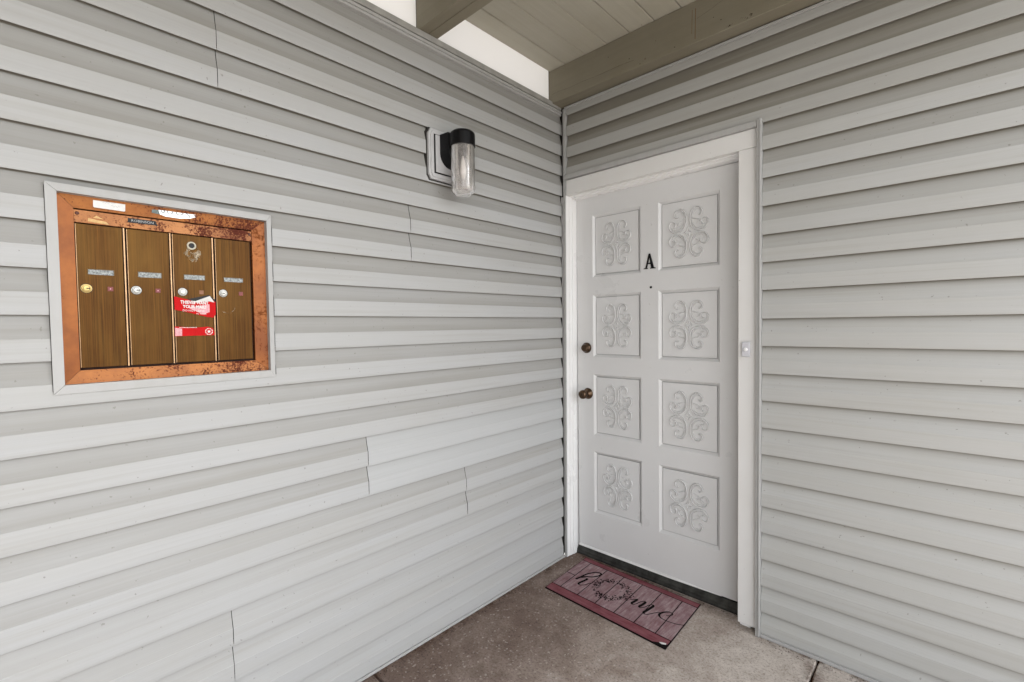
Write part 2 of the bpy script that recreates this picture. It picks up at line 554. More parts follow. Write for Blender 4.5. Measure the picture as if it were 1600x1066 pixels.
# small grit lying along the foot of the walls and on the slab: nobody could count it
bm = bmesh.new()
rg = random.Random(11)
def grit(x, y, s):
    a = rg.uniform(0, 6.28)
    pts = []
    for k in range(5):
        r = s * rg.uniform(0.6, 1.2)
        pts.append((x + r * math.cos(a + k * 1.2566), y + r * 0.7 * math.sin(a + k * 1.2566)))
    t = bm.verts.new((x, y, 0.0008 + s * 0.7))
    vs_ = [bm.verts.new((px, py, 0.0004)) for px, py in pts]
    for k in range(5):
        bm.faces.new((vs_[k], vs_[(k + 1) % 5], t))
for _ in range(330):
    grit(abs(rg.gauss(0.012, 0.012)) + 0.006, -rg.uniform(0, 2.2), rg.uniform(0.0008, 0.003))
for _ in range(240):
    grit(rg.uniform(1.03, 2.4), -abs(rg.gauss(0.008, 0.018)) - 0.008, rg.uniform(0.0008, 0.003))
for _ in range(150):
    grit(rg.uniform(0.05, 1.0), 0.085 - abs(rg.gauss(0, 0.015)), rg.uniform(0.0008, 0.0028))
for _ in range(130):
    grit(rg.uniform(0.03, 2.0), rg.uniform(-1.7, 0.05), rg.uniform(0.0006, 0.0022))
tag(obj('grit', bm, simple('dark_grit', (0.06, 0.04, 0.03), 0.9, var=0.6, sc=300)), 'dark specks of grit scattered along the foot of the walls', 'grit', kind='stuff')

# ---------------------------------------------------------------- siding boards
S = 0.1143
PROF = [(0.13, -0.0148), (0.10, -0.0026), (0.0, -0.0022), (0.0, -0.0006), (0.012, 0.0), (0.10, 0.0001), (0.485, -0.0004), (0.497, -0.0012),
        (0.60, -0.0048), (0.70, -0.0080), (0.80, -0.0108), (0.90, -0.0132), (0.985, -0.0149), (1.0, -0.0152), (1.10, -0.0156)]
SHARP = {0, 1, 2, 3, 6, 7}

def board(name, spans, z0, z1, wall, mat, parent, seed, end=None, start=None, dirt_shade=0.5, lap_shade=0.3, lap=0.0, ceiling_shade=0.0):
    """spans: (a0, a1, f0, f1) runs along the wall of one board, cut to the part f0..f1 of its height"""
    rnd = random.Random(seed)
    ph = [rnd.uniform(0, 6.28) for _ in range(4)]
    amp = rnd.uniform(0.0003, 0.0009)
    bm = bmesh.new()
    lay = bm.verts.layers.float.new('ledge_dirt_shade')
    for a0, a1, f0, f1 in spans:
        pr = []
        for i, (f, d) in enumerate(PROF):
            if (f0 - 1e-9 <= f or f0 <= 0) and f <= f1 + 1e-9 and not (i < 3 and (f0 > 0 or f1 < 0.14)):
                pr.append((f, d, i))
        def interp(f):
            for (fa, da), (fb, db) in zip(PROF[3:], PROF[4:]):
                if fa <= f <= fb and fb > fa:
                    return da + (db - da) * (f - fa) / (fb - fa)
        if f0 > 0:
            pr = [(f0, interp(f0), -1)] + pr
        if f1 < 1.09:
            pr = pr + [(f1, interp(f1), -1)]
        n = max(1, int((a1 - a0) / 0.12))
        rows = []
        for k in range(n + 1):
            a = a0 + (a1 - a0) * k / n
            row = []
            for f, d, i in pr:
                z = z0 + (z1 - z0) * f
                aa = a
                if k == n and end is not None and abs(a1 - 9) < 1e-6:
                    pass
                if end is not None and a1 >= 8.9:
                    e = end(z)
                    aa = a0 + (e - a0) * k / n
                if start is not None and a0 <= -8.9:
                    e = start(z)
                    aa = e + (a1 - e) * k / n
                w = amp * (math.sin(aa * 3.1 + ph[0]) + 0.5 * math.sin(aa * 7.7 + ph[1]))
                w *= math.sin(math.pi * min(1, f + 0.15))
                zz = z + 0.0006 * math.sin(aa * 2.3 + ph[2]) * (1 if f < 0.5 else 0.3)
                dd = d + w + lap
                vv = bm.verts.new((dd, aa, zz) if wall == 'L' else (aa, -dd, zz))
                # dust on the upper half; shade painted under the lap and on high boards
                vv[lay] = ceiling_shade + (1.6 if i in (0, 1) else 1.3 if i in (13, 14) else dirt_shade * (0 if f < 0.49 else 1.0 - 0.45 * (f - 0.5) / 0.5) + lap_shade * (0, 0.12, 0.42, 1.0)[(f > 0.75) + (f > 0.85) + (f > 0.95)])
                row.append(vv)
            rows.append(row)
        for r0, r1 in zip(rows, rows[1:]):
            for i in range(len(pr) - 1):
                f = bm.faces.new((r0[i], r0[i + 1], r1[i + 1], r1[i]))
                f.smooth = True
        for r0, r1 in zip(rows, rows[1:]):
            for i, (_, _, idx) in enumerate(pr):
                if idx in SHARP:
                    e = bm.edges.get((r0[i], r1[i]))
                    if e:
                        e.smooth = False
    # orient outward
    bm.normal_update()
    o = None
    for f in bm.faces:
        nrm = f.normal
        out = nrm.x if wall == 'L' else -nrm.y
        if abs(out) > 0.2:
            if out < 0:
                bmesh.ops.reverse_faces(bm, faces=bm.faces)
            break
    return obj(name, bm, mat, parent, recalc=False)

# ---- left wall
LW = thing('siding_wall', 'grey vinyl lap siding wall on the left that holds the copper mailboxes and the lamp', 'wall', (0, -1.5, 0))
def yend(z):
    return -0.013 + 0.0098 * z
ML0, ML1, MZ0, MZ1 = -2.0795, -1.5590, 1.1865, 1.7105     # outside of the trim round the mailboxes
JL = {-7: -1.697, -6: -1.697, -3: -1.017, -2: -1.017, 7: -0.740, 8: -0.736, 5: -1.231, 6: -1.231, 9: -1.705, 10: -1.705}
GAP = 0.0008
for k in range(-9, 13):
    z0 = 1.385 - k * S
    z1 = z0 + S
    zoff = {-9: -0.003, -8: -0.003, -7: -0.002}.get(k, 0)
    z0 += zoff
    if k == 12:
        z0 = 0.014
    top = 1.10
    sp = []
    cuts = []
    if z0 < MZ1 - 0.002 and z1 > MZ0 + 0.002:
        f_hi = (MZ1 - 0.006 - z0) / (z1 - z0)
        f_lo = (MZ0 + 0.006 - z0) / (z1 - z0)
        first = [(-4.75, ML0 - 0.0012, 0, top)]
        filler = []
        if f_hi < 1:
            filler.append((ML0 - 0.0012, ML1 + 0.004, f_hi, top))
        if f_lo > 0:
            filler.append((ML0 - 0.0012, ML1 + 0.004, 0, f_lo))
        rest = (ML1 + 0.004, 9, 0, top)
        if filler:
            groups = [first + filler + [rest]]
        else:
            groups = [first, [rest]]
    else:
        groups = [[(-4.75, 9, 0, top)]]
    out = []
    for g in groups:
        cur = []
        for (a0, a1, f0, f1) in g:
            j = JL.get(k)
            if j is not None and a0 < j < a1:
                cur.append((a0, j - GAP, f0, f1))
                out.append(cur)
                cur = [(j + GAP, a1, f0, f1)]
            else:
                cur.append((a0, a1, f0, f1))
        out.append(cur)
    for gi, g in enumerate(out):
        m = M_VLN if (k in (5, 6) and gi == len(out) - 1) else M_VL
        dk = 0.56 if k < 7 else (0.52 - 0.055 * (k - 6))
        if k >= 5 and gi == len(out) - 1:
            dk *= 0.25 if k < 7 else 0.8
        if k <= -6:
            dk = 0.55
        o = board('siding_board', g, z0, z1, 'L', m, LW, k * 10 + gi, end=yend, dirt_shade=dk, ceiling_shade=0.14 if k <= -7 else 0.05 if k <= -5 else 0.0, lap=(0.0012 if gi == len(out) - 1 and k in JL else 0.0))  # top courses darkened overall to paint in shade below the ceiling
        if m is M_VLN:
            o['label'] = 'cleaner, lighter board than those around it'

obj('sheathing', B(-0.14, -0.045, -4.75, 0.16, -0.01, 2.53), M_DARK, LW)
sh = bmesh.new()
# wrap behind the boards, open where the mailboxes are let in
for a0, a1, b0, b1 in ((-4.75, ML0 + 0.010, 0.0, 2.53), (ML1 - 0.010, 0.016, 0.0, 2.53), (ML0 + 0.010, ML1 - 0.010, 0.0, MZ0 + 0.010), (ML0 + 0.010, ML1 - 0.010, MZ1 - 0.010, 2.53)):
    box(sh, -0.0445, -0.0185, a0, a1, b0, b1)
box(sh, -0.0446, -0.0185, 0.0162, 0.0184, 0.0, 2.7)
obj('building_wrap', sh, M_DARK, LW)
obj('base_strip', B(-0.016, 0.0045, -4.75, 0.0, 0.0015, 0.0125, 0.001), M_TRIM, LW)
cap = bmesh.new()
box(cap, -0.14, 0.0075, -4.75, 0.0, 2.5425, 2.5670, 0.0015)
obj('top_cap', cap, simple('grey_cap_paint', (0.36, 0.355, 0.335), 0.55, var=0.25, sc=18), LW)
obj('top_channel', B(-0.016, 0.0062, -4.75, 0.004, 2.5262, 2.5380, 0.0008), M_TRIM, LW)
obj('top_channel', B(-0.016, 0.0035, -4.75, 0.004, 2.5145, 2.5250, 0.0008), M_TRIM, LW)

# corner channel (the corner leans a little)
def xs(z):
    return 0.0022 + 0.0062 * z
def xj(z):
    return 0.0185 + 0.0067 * z
bm = bmesh.new()
def lean_bar(bm, fa, fb, y0, y1, z0, z1):
    hexa(bm, [(fa(z0), y0, z0), (fb(z0), y0, z0), (fb(z0), y1, z0), (fa(z0), y1, z0),
              (fa(z1), y0, z1), (fb(z1), y0, z1), (fb(z1), y1, z1), (fa(z1), y1, z1)])
lean_bar(bm, lambda z: xs(z), lambda z: xj(z) - 0.0035, -0.0015, 0.02, 0.004, 2.175)
lean_bar(bm, lambda z: xs(z) - 0.001, lambda z: xs(z) + 0.010, -0.0025, 0.02, 2.176, 2.545)
obj('corner_channel', bm, M_TRIM, LW)

# ---- trim round the mailboxes (four mitred lengths)
def mitre_frame(parent, name, mats, o, i, x_out_front, x_in_front, x_back, lip=None):
    """o, i: (y0, y1, z0, z1) outer and inner rectangles on a wall facing +x"""
    oy0, oy1, oz0, oz1 = o
    iy0, iy1, iz0, iz1 = i
    g = 0.00035
    sides = {
        'bottom': [(oy0 + g, oz0), (oy1 - g, oz0), (iy1 - g, iz0), (iy0 + g, iz0)],
        'right': [(oy1, oz0 + g), (oy1, oz1 - g), (iy1, iz1 - g), (iy1, iz0 + g)],
        'top': [(oy1 - g, oz1), (oy0 + g, oz1), (iy0 + g, iz1), (iy1 - g, iz1)],
        'left': [(oy0, oz1 - g), (oy0, oz0 + g), (iy0, iz0 + g), (iy0, iz1 - g)],
    }
    res = {}
    for s, p in sides.items():
        bm = bmesh.new()
        fr = [x_out_front, x_out_front, x_in_front, x_in_front]
        hexa(bm, [(x_back, a, b) for a, b in p] + [(f, a, b) for f, (a, b) in zip(fr, p)])
        res[s] = obj(name, bm, mats[s], parent)
    return res
tm = dict.fromkeys(('bottom', 'right', 'top', 'left'), M_TRIM)
mitre_frame(LW, 'box_trim', tm, (ML0, ML1, MZ0, MZ1), (-2.0585, -1.5735, 1.2085, 1.6905), 0.0055, 0.0070, -0.040)

# ---- right wall
RW = thing('siding_wall', 'grey vinyl lap siding wall with the white front door, on the right', 'wall', (1.0, 0, 0))
OFFR = {-10: -0.2, -9: -0.2, -8: -0.215, -7: -0.17, -6: -0.15, -5: -0.158, -4: -0.17, -3: -0.195, -2: -0.19, -1: -0.205,
        0: -0.24, 1: -0.242, 2: -0.244, 3: -0.250, 4: -0.239, 5: -0.225, 6: -0.18, 7: -0.17, 8: -0.145, 9: -0.155, 10: -0.155, 11: -0.145, 12: -0.14}
def zR(j):
    return (OFFR[j] - j) * S + 1.385
DT = 2.1765      # top of the channel over the door
for k in range(-10, 13):
    z0 = zR(k) if k < 12 else 0.016
    z1 = zR(k - 1) if k > -10 else z0 + S
    top = 1.10
    if k == -10:
        g = [(-9, 2.62, 0, (2.5405 - z0) / S)]
    elif k <= -8:
        g = [(-9, 2.62, 0, top)]
    elif k == -7:
        g = [(-9, 1.0375, (DT - 0.004 - z0) / (z1 - z0), top), (1.0375, 2.62, 0, top)]
    else:
        g = [(1.0375, 2.62, 0, top)]
    board('siding_board', g, z0, z1, 'R', M_VR, RW, 1000 + k, start=lambda z: xs(z) + 0.022, dirt_shade=min(0.95, max(0.0, 0.05 - 0.115 * (k + 1))), lap_shade=0.9, ceiling_shade=0.30 if k <= -7 else 0.0)  # lap shadows and growing shade towards the ceiling are painted into these boards
sh = bmesh.new()
box(sh, -0.14, 2.62, 0.0185, 0.16, 2.15, 2.7584)
box(sh, 1.02, 2.62, 0.0185, 0.16, -0.01, 2.1495)
obj('sheathing', sh, M_DARK, RW)
obj('base_strip', B(1.0375, 2.62, -0.0065, 0.016, 0.0015, 0.0145, 0.001), M_TRIM, RW)
bm = bmesh.new()
box(bm, 0.032, 2.62, -0.0085, 0.016, 2.5412, 2.5505, 0.0006)
obj('top_channel', bm, M_TRIM, RW)
bm = bmesh.new()
lean_bar(bm, lambda z: xs(z) + 0.0108, lambda z: xs(z) + 0.0185, -0.0095, 0.018, 2.181, 2.5400)
obj('corner_channel', bm, M_TRIM, RW)
# channel round the door
obj('door_channel', B(0.030, 1.0165, -0.0105, 0.018, 2.1530, 2.1765, 0.0008), M_TRIM, RW)
bm = bmesh.new()
box(bm, 1.0185, 1.0285, -0.0125, 0.018, 0.002, 2.1800, 0.0006)
box(bm, 1.0300, 1.0365, -0.0175, 0.018, 0.004, 2.1800, 0.0008)
obj('door_channel', bm, M_TRIM, RW)

# unseen wall added behind the camera to hold back light from that side
struct(obj('light_blocking_wall', B(-0.14, 2.62, -4.95, -4.76, -0.02, 2.7584), mat_new('light_blocking_wall_paint', (0.14, 0.138, 0.13), 0.7)[0]))

# ---------------------------------------------------------------- door frame
D = 0.095
DF = thing('door_frame', 'white painted wooden frame around the front door', 'door frame', (0.5, 0.0, 0))
bm = bmesh.new()
hexa(bm, [(xj(2.069), 0.004, 2.069), (1.0165, 0.004, 2.0755), (1.0165, 0.032, 2.0755), (xj(2.069), 0.032, 2.069),
          (xj(2.149), 0.004, 2.1490), (1.0165, 0.004, 2.1515), (1.0165, 0.032, 2.1515), (xj(2.149), 0.032, 2.1490)])
obj('header', bm, M_CASEX, DF)
obj('casing', B(0.9435, 1.0160, 0.0045, 0.032, 0.024, 2.0740, 0.0012), M_CASE, DF)
obj('jamb', B(0.9450, 0.99, 0.0325, 0.16, 0.0, 2.075), M_JAMB, DF)
bm = bmesh.new()
lean_bar(bm, lambda z: -0.017, lambda z: xj(z) - 0.001, 0.021, 0.0285, 0.006, 2.0685)
lean_bar(bm, lambda z: xj(z) - 0.0034, lambda z: xj(z) - 0.001, 0.0035, 0.0209, 0.006, 2.0685)
obj('casing', bm, M_JAMB, DF)
bm = bmesh.new()
lean_bar(bm, lambda z: -0.017, lambda z: xj(z) + 0.0005, 0.0300, 0.0560, 0.004, 2.066)
obj('jamb', bm, M_JAMB, DF)
bm = bmesh.new()
lean_bar(bm, lambda z: -0.017, lambda z: xj(z) + 0.0030, 0.0575, 0.16, 0.003, 2.062)
obj('door_stop', bm, M_JAMB, DF)
bm = bmesh.new()
hexa(bm, [(0.0, 0.0325, 2.0650), (0.9450, 0.0325, 2.0710), (0.9450, 0.0560, 2.0670), (0.0, 0.0560, 2.0610),
          (0.0, 0.0325, 2.10), (0.9450, 0.0325, 2.10), (0.9450, 0.0560, 2.10), (0.0, 0.0560, 2.10)])
obj('head_jamb', bm, M_JAMBX, DF)
bm = bmesh.new()
hexa(bm, [(0.0, 0.0565, 2.0560), (0.9450, 0.0565, 2.0640), (0.9450, 0.16, 2.0560), (0.0, 0.16, 2.0480),
          (0.0, 0.0565, 2.10), (0.9450, 0.0565, 2.10), (0.9450, 0.16, 2.10), (0.0, 0.16, 2.10)])
obj('door_stop', bm, M_JAMBX, DF)
bm = bmesh.new()
prism(bm, [(0.088, 0.001), (0.088, 0.012), (0.0905, 0.015), (0.0920, 0.026), (0.0955, 0.030), (0.106, 0.046), (0.16, 0.050), (0.16, 0.001)],
      lambda a, b, d: (d, a, b), 0.020, 0.944)
obj('threshold', bm, M_SILL, DF)
obj('wall_behind', B(-0.12, 1.05, 0.17, 0.20, -0.01, 2.2), M_DARK, DF)

# ---------------------------------------------------------------- front door
DOOR = thing('front_door', 'white eight-panel front door with scroll carvings and a black letter A', 'door', (0.5, D, 0))
CX, CZ = 1.619, 1.342
KD = (D + 2.14) / (0.07 + 2.14)
def mx(x):
    return CX + (x - CX) * KD
def mz(z):
    return CZ + (z - CZ) * KD
cols = [(mx(0.1585), mx(0.4500)), (mx(0.5455), mx(0.8440))]
rows = [(mz(1.605), mz(1.946)), (mz(1.162), mz(1.508)), (mz(0.7225), mz(1.066)), (mz(0.284), mz(0.631))]
DX0, DX1, DZ0, DZ1 = 0.036, 0.9435, 0.0600, 2.0580
bm = bmesh.new()
xsn = [DX0, cols[0][0], cols[0][1], cols[1][0], cols[1][1], DX1]
zsn = [DZ0]
for a, b in sorted(rows):
    zsn += [a, b]
zsn.append(DZ1)
grid = [[bm.verts.new((x, D, z)) for z in zsn] for x in xsn]
for i in range(len(xsn) - 1):
    for j in range(len(zsn) - 1):
        if i in (1, 3) and j % 2 == 1:
            continue
        bm.faces.new((grid[i][j], grid[i + 1][j], grid[i + 1][j + 1], grid[i][j + 1]))
box(bm, DX0, DX1, D + 0.0161, D + 0.044, DZ0, DZ1)
for (xa, xb) in ((DX0, DX0 + 0.002), (DX1 - 0.002, DX1)):
    box(bm, xa, xb, D + 0.0002, D + 0.0158, DZ0, DZ1)
box(bm, DX0 + 0.0021, DX1 - 0.0021, D + 0.0002, D + 0.0158, DZ0, DZ0 + 0.003)
obj('door_slab', bm, M_DOOR, DOOR)
sw = bmesh.new()
hexa(sw, [(DX0 + 0.001, D - 0.008, 0.0550), (0.60, D - 0.008, 0.0550), (0.60, D - 0.0005, 0.0550), (DX0 + 0.001, D - 0.0005, 0.0550),
          (DX0 + 0.001, D - 0.006, 0.0620), (0.60, D - 0.006, 0.0620), (0.60, D - 0.0005, 0.0650), (DX0 + 0.001, D - 0.0005, 0.0650)])
hexa(sw, [(0.601, D - 0.008, 0.0552), (DX1 - 0.10, D - 0.001, 0.0580), (DX1 - 0.10, D - 0.0005, 0.0580), (0.601, D - 0.0005, 0.0552),
          (0.601, D - 0.006, 0.0618), (DX1 - 0.10, D - 0.001, 0.0600), (DX1 - 0.10, D - 0.0005, 0.0602), (0.601, D - 0.0005, 0.0648)])
obj('weather_strip', sw, M_CASE, DOOR)

# panel: nested rings from the face of the door down and up again
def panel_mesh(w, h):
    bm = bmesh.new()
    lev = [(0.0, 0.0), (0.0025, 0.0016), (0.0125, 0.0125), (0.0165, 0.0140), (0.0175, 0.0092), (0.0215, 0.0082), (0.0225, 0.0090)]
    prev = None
    lay = bm.verts.layers.float.new('crease_shade')
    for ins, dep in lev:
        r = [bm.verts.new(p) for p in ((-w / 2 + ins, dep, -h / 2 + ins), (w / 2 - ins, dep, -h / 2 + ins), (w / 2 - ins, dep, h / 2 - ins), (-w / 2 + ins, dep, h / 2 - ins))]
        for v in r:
            v[lay] = 0.75 if abs(ins - 0.0165) < 1e-6 else 0.0  # groove ring coloured dark as painted shade
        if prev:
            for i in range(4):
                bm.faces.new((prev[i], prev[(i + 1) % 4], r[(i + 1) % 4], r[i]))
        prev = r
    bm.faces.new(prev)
    bm.normal_update()
    if bm.faces[-1:] and list(bm.faces)[-1].normal.y > 0:
        bmesh.ops.reverse_faces(bm, faces=bm.faces)
    me = bpy.data.meshes.new('door_panel')
    bm.to_mesh(me)
    bm.free()
    me.materials.append(M_DOOR)
    return me

U = 0.000404       # metres per unit of the traced scroll
def sweep(bm, pts, w, hgt, place):
    """raised half-round bead along a 2-D line"""
    n = len(pts)
    prof = [(-1.5, 0), (-0.95, 0.30), (-0.6, 0.8), (-0.2, 1.0), (0.2, 1.0), (0.6, 0.8), (0.95, 0.30), (1.5, 0)]
    rows_ = []
    for i, p in enumerate(pts):
        a = pts[max(0, i - 1)]
        b = pts[min(n - 1, i + 1)]
        tx, ty = b[0] - a[0], b[1] - a[1]
        L = math.hypot(tx, ty) or 1
        nx, ny = -ty / L, tx / L
        taper = min(1.0, 0.45 + 0.55 * min(i, n - 1 - i) / 4)
        ww = w * taper
        lay = bm.verts.layers.float.get('crease_shade') or bm.verts.layers.float.new('crease_shade')
        row = []
        for s, h in prof:
            v = bm.verts.new(place(p[0] + nx * ww * s, p[1] + ny * ww * s, hgt * h * taper))
            v[lay] = 0.95 if h == 0 else 0.0        # crease beside the bead darkened to paint in relief shade
            row.append(v)
        rows_.append(row)
    for r0, r1 in zip(rows_, rows_[1:]):
        for i in range(len(prof) - 1):
            f = bm.faces.new((r0[i], r0[i + 1], r1[i + 1], r1[i]))
            f.smooth = True
# one quarter, units right/up from the centre of the panel (upper left quarter, mirrored for the others)
def spiral(cx, cy, r0, a0, turns, steps, r1, sq=1.0):
    out = []
    for i in range(steps + 1):
        t = i / steps
        r = r0 + (r1 - r0) * t
        a = a0 + turns * 2 * math.pi * t
        out.append((cx + r * math.cos(a), cy + sq * r * math.sin(a)))
    return out
def scroll_strokes():
    main = [(-117, 212), (-135, 192), (-160, 206), (-164, 246), (-132, 282), (-80, 286), (-38, 244), (-20, 168), (-28, 96), (-62, 42), (-123, 14), (-185, 22),
            (-226, 62), (-233, 111), (-206, 146), (-168, 140), (-150, 108), (-166, 80), (-192, 88)]
    inner = [(-140, 250), (-116, 264), (-84, 258), (-58, 222), (-44, 176), (-74, 152), (-108, 146), (-130, 120), (-112, 96), (-88, 108)]
    inner2 = [(-44, 176), (-46, 112), (-76, 64), (-124, 40), (-174, 46), (-204, 76)]
    return [main, inner, inner2]
def scroll_mesh(sx, sz):
    bm = bmesh.new()
    pl = lambda a, b, d: (sx * a * U, -d, sz * b * U)
    for k, st in enumerate(scroll_strokes()):
        sweep(bm, catmull(st, 4), 5.0 if k == 0 else 3.4, 0.0076 if k == 0 else 0.0056, pl)
    for cx, cy, r in ((-140, 66, 9), (-180, 108, 6), (-138, 218, 6)):
        ring = [bm.verts.new(pl(cx + r * math.cos(i * 0.785), cy + r * math.sin(i * 0.785), 0)) for i in range(8)]
        tp = bm.verts.new(pl(cx, cy, 0.004))
        for i in range(8):
            bm.faces.new((ring[i], ring[(i + 1) % 8], tp)).smooth = True
    bmesh.ops.recalc_face_normals(bm, faces=bm.faces)
    me = bpy.data.meshes.new('scroll')
    bm.to_mesh(me)
    bm.free()
    me.materials.append(M_DOOR)
    return me
def diamond_mesh():
    bm = bmesh.new()
    pl = lambda a, b, d: (a * U, -d, b * U)
    st = []
    corners = [(0, 70), (50, 0), (0, -70), (-50, 0)]
    for i in range(4):
        a, b = corners[i], corners[(i + 1) % 4]
        m = ((a[0] + b[0]) / 2 * 0.62, (a[1] + b[1]) / 2 * 0.62)
        sweep(bm, catmull([a, m, b], 5), 6.5, 0.0060, pl)
    bmesh.ops.recalc_face_normals(bm, faces=bm.faces)
    me = bpy.data.meshes.new('diamond_star')
    bm.to_mesh(me)
    bm.free()
    me.materials.append(M_DOOR)
    return me
SCR = [scroll_mesh(sx, sz) for sx in (1, -1) for sz in (1, -1)]
DIA = diamond_mesh()
for ci, (xa, xb) in enumerate(cols):
    for (za, zb) in rows:
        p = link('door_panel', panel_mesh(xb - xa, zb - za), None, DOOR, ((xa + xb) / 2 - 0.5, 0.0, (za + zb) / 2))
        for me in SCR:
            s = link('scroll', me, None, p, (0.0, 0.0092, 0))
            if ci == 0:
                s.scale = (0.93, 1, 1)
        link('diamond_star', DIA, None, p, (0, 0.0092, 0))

# letter A, peephole and a filled screw hole
def text_mesh(body, size, ext, font_scale_x=1.0, bevel=0.0, offset=0.0):
    cu = bpy.data.curves.new('t', 'FONT')
    cu.body = body
    cu.size = size
    cu.extrude = ext
    cu.offset = offset
    cu.align_x = 'CENTER'
    cu.align_y = 'CENTER'
    cu.resolution_u = 3
    to = bpy.data.objects.new('t', cu)
    COL.objects.link(to)
    dg = bpy.context.evaluated_depsgraph_get()
    dg.update()
    me = bpy.data.meshes.new_from_object(to.evaluated_get(dg))
    bpy.data.objects.remove(to)
    bpy.data.curves.remove(cu)
    me.transform(Matrix.Diagonal((font_scale_x, 1, 1, 1)))
    return me
RX = Matrix.Rotation(R(90), 4, 'X')                    # text facing -y
RYZ = Matrix.Rotation(R(90), 4, 'Z') @ RX              # text facing +x

bm = bmesh.new()
pl = lambda a, b, d: (0.4873 + a, D - d, 1.6235 + b)
T0, T1 = 0.0002, 0.004
W_ = 0.032
prism(bm, [(-0.0225, 0.004), (-0.0145, 0.004), (0.0035, 0.073), (-0.0020, 0.077), (-0.0055, 0.073)], pl, T0, T1)
prism(bm, [(0.0095, 0.004), (0.0245, 0.004), (0.0040, 0.077), (-0.0018, 0.0771), (-0.0015, 0.069)], pl, T0, T1 + 0.0003)
prism(bm, [(-0.0165, 0.024), (0.013, 0.024), (0.013, 0.0305), (-0.0150, 0.0305)], pl, T0, T1 - 0.0003)
prism(bm, [(-0.0325, 0.0), (-0.0100, 0.0), (-0.0105, 0.0045), (-0.0310, 0.0045)], pl, T0, T1 - 0.0001)
prism(bm, [(0.0035, 0.0), (0.0325, 0.0), (0.0310, 0.0045), (0.0050, 0.0045)], pl, T0, T1 + 0.0005)
obj('letter', bm, M_BLACK, DOOR)['label'] = 'black serif letter A'
py_ = lambda cx, cz: (lambda u, v, h: (cx + u, D - h, cz + v))
bm = bmesh.new()
lathe(bm, [(0, 0.0028), (0.0035, 0.0028), (0.0060, 0.0018), (0.0066, 0.0002)], py_(0.4934, 1.5291), 16)
obj('peephole', bm, M_BLACK, DOOR)
bm = bmesh.new()
lathe(bm, [(0, 0.0016), (0.004, 0.0012), (0.0065, 0.0001)], py_(0.4985, 1.8466), 14)
obj('filled_hole', bm, M_DOOR, DOOR)

# deadbolt and knob
bm = bmesh.new()
lathe(bm, [(0, 0.006), (0.0300, 0.006), (0.0300, 0.0001)], py_(0.100, 1.2105), 32)
lathe(bm, [(0.0265, 0.0062), (0.0265, 0.010), (0.0235, 0.014), (0.0185, 0.030), (0.0175, 0.0315), (0.0150, 0.0320), (0.0145, 0.0305), (0, 0.0305)], py_(0.100, 1.2105), 32)
db = obj('deadbolt', bm, M_BRONZE, DOOR, smooth=False)
bm = bmesh.new()
box(bm, 0.0990, 0.1010, D - 0.0316, D - 0.0300, 1.2050, 1.2160)
obj('keyway', bm, M_BLACK, db)
bm = bmesh.new()
lathe(bm, [(0.0315, 0.0001), (0.0315, 0.004), (0.0285, 0.008), (0.0140, 0.012), (0.0115, 0.018), (0.0115, 0.030), (0.0165, 0.036), (0.0225, 0.042),
           (0.0255, 0.051), (0.0245, 0.060), (0.0195, 0.0675), (0.0120, 0.0690), (0.0110, 0.0680), (0, 0.0680)], py_(0.1060, 0.9495), 36)
kb = obj('door_knob', bm, M_BRONZE, DOOR, smooth=True)
bm = bmesh.new()
box(bm, 0.1050, 0.1070, D - 0.0692, D - 0.0675, 0.9450, 0.9545)
obj('keyway', bm, M_BLACK, kb)

# ---------------------------------------------------------------- doorbell
DB = thing('doorbell', 'small white doorbell button on the right-hand door casing', 'doorbell', (0.977, 0.0045, 1.2275))
obj('plate', B(0.9615, 0.9925, -0.0080, 0.0042, 1.1960, 1.2595, 0.002), simple('grey_white_plastic', (0.56, 0.56, 0.60), 0.35, var=0.08), DB)
bm = bmesh.new()
lathe(bm, [(0.0083, 0.0), (0.0083, 0.0022), (0.0065, 0.0042), (0, 0.0048)], lambda u, v, h: (0.9770 + u, -0.0082 - h, 1.2275 + v), 24)
obj('button', bm, M_WHITE, DB, smooth=True)

# ---------------------------------------------------------------- mailboxes
MB = thing('mailbox_bank', 'copper framed bank of four brass mailboxes let into the siding', 'mailbox', (-0.03, -1.816, 1.19))
fr = mitre_frame(MB, 'frame_rail', {'bottom': M_CUR, 'right': M_CU, 'top': M_CUR, 'left': M_CU},
                 (-2.0600, -1.5712, 1.2070, 1.6950), (-2.0275, -1.6098, 1.2420, 1.6590), -0.0125, -0.0200, -0.043)
fr['bottom']['label'] = 'copper rail speckled with rust'
fr['top']['label'] = 'copper rail with rust patches and worn stickers'
obj('back_box', B(-0.044, -0.036, -2.029, -1.608, 1.243, 1.658), mat_new('dark_red_gap', (0.03, 0.010, 0.008), 0.8)[0], MB)
hs = obj('name_rail', B(-0.036, -0.0225, -2.0275, -1.6098, 1.6235, 1.6560, 0.0006), M_CUH, MB)
hs['label'] = 'badly rusted rail above the four doors'
px_ = lambda x, cy, cz: (lambda u, v, h: (x + h, cy + u, cz + v))
for y, z in ((-2.0205, 1.6470), (-1.6160, 1.6450)):
    bm = bmesh.new()
    lathe(bm, [(0, 0.0016), (0.0032, 0.0014), (0.0045, 0.0001)], px_(-0.0225, y, z), 12)
    obj('screw', bm, simple('rusty_screw', (0.10, 0.04, 0.03), 0.5, 0.6), hs)
dl = [(-2.0262, -1.9318), (-1.9235, -1.8285), (-1.8210, -1.7225), (-1.7135, -1.6150)]
slots = [(-1.9782, 1.4980, 0.0255, 0.0065), (-1.8745, 1.4980, 0.0257, 0.0070), (-1.7682, 1.4985, 0.0257, 0.0066), (-1.6648, 1.4970, 0.0260, 0.0062)]
locks = [-2.0085, -1.9060, -1.7991, -1.6946]
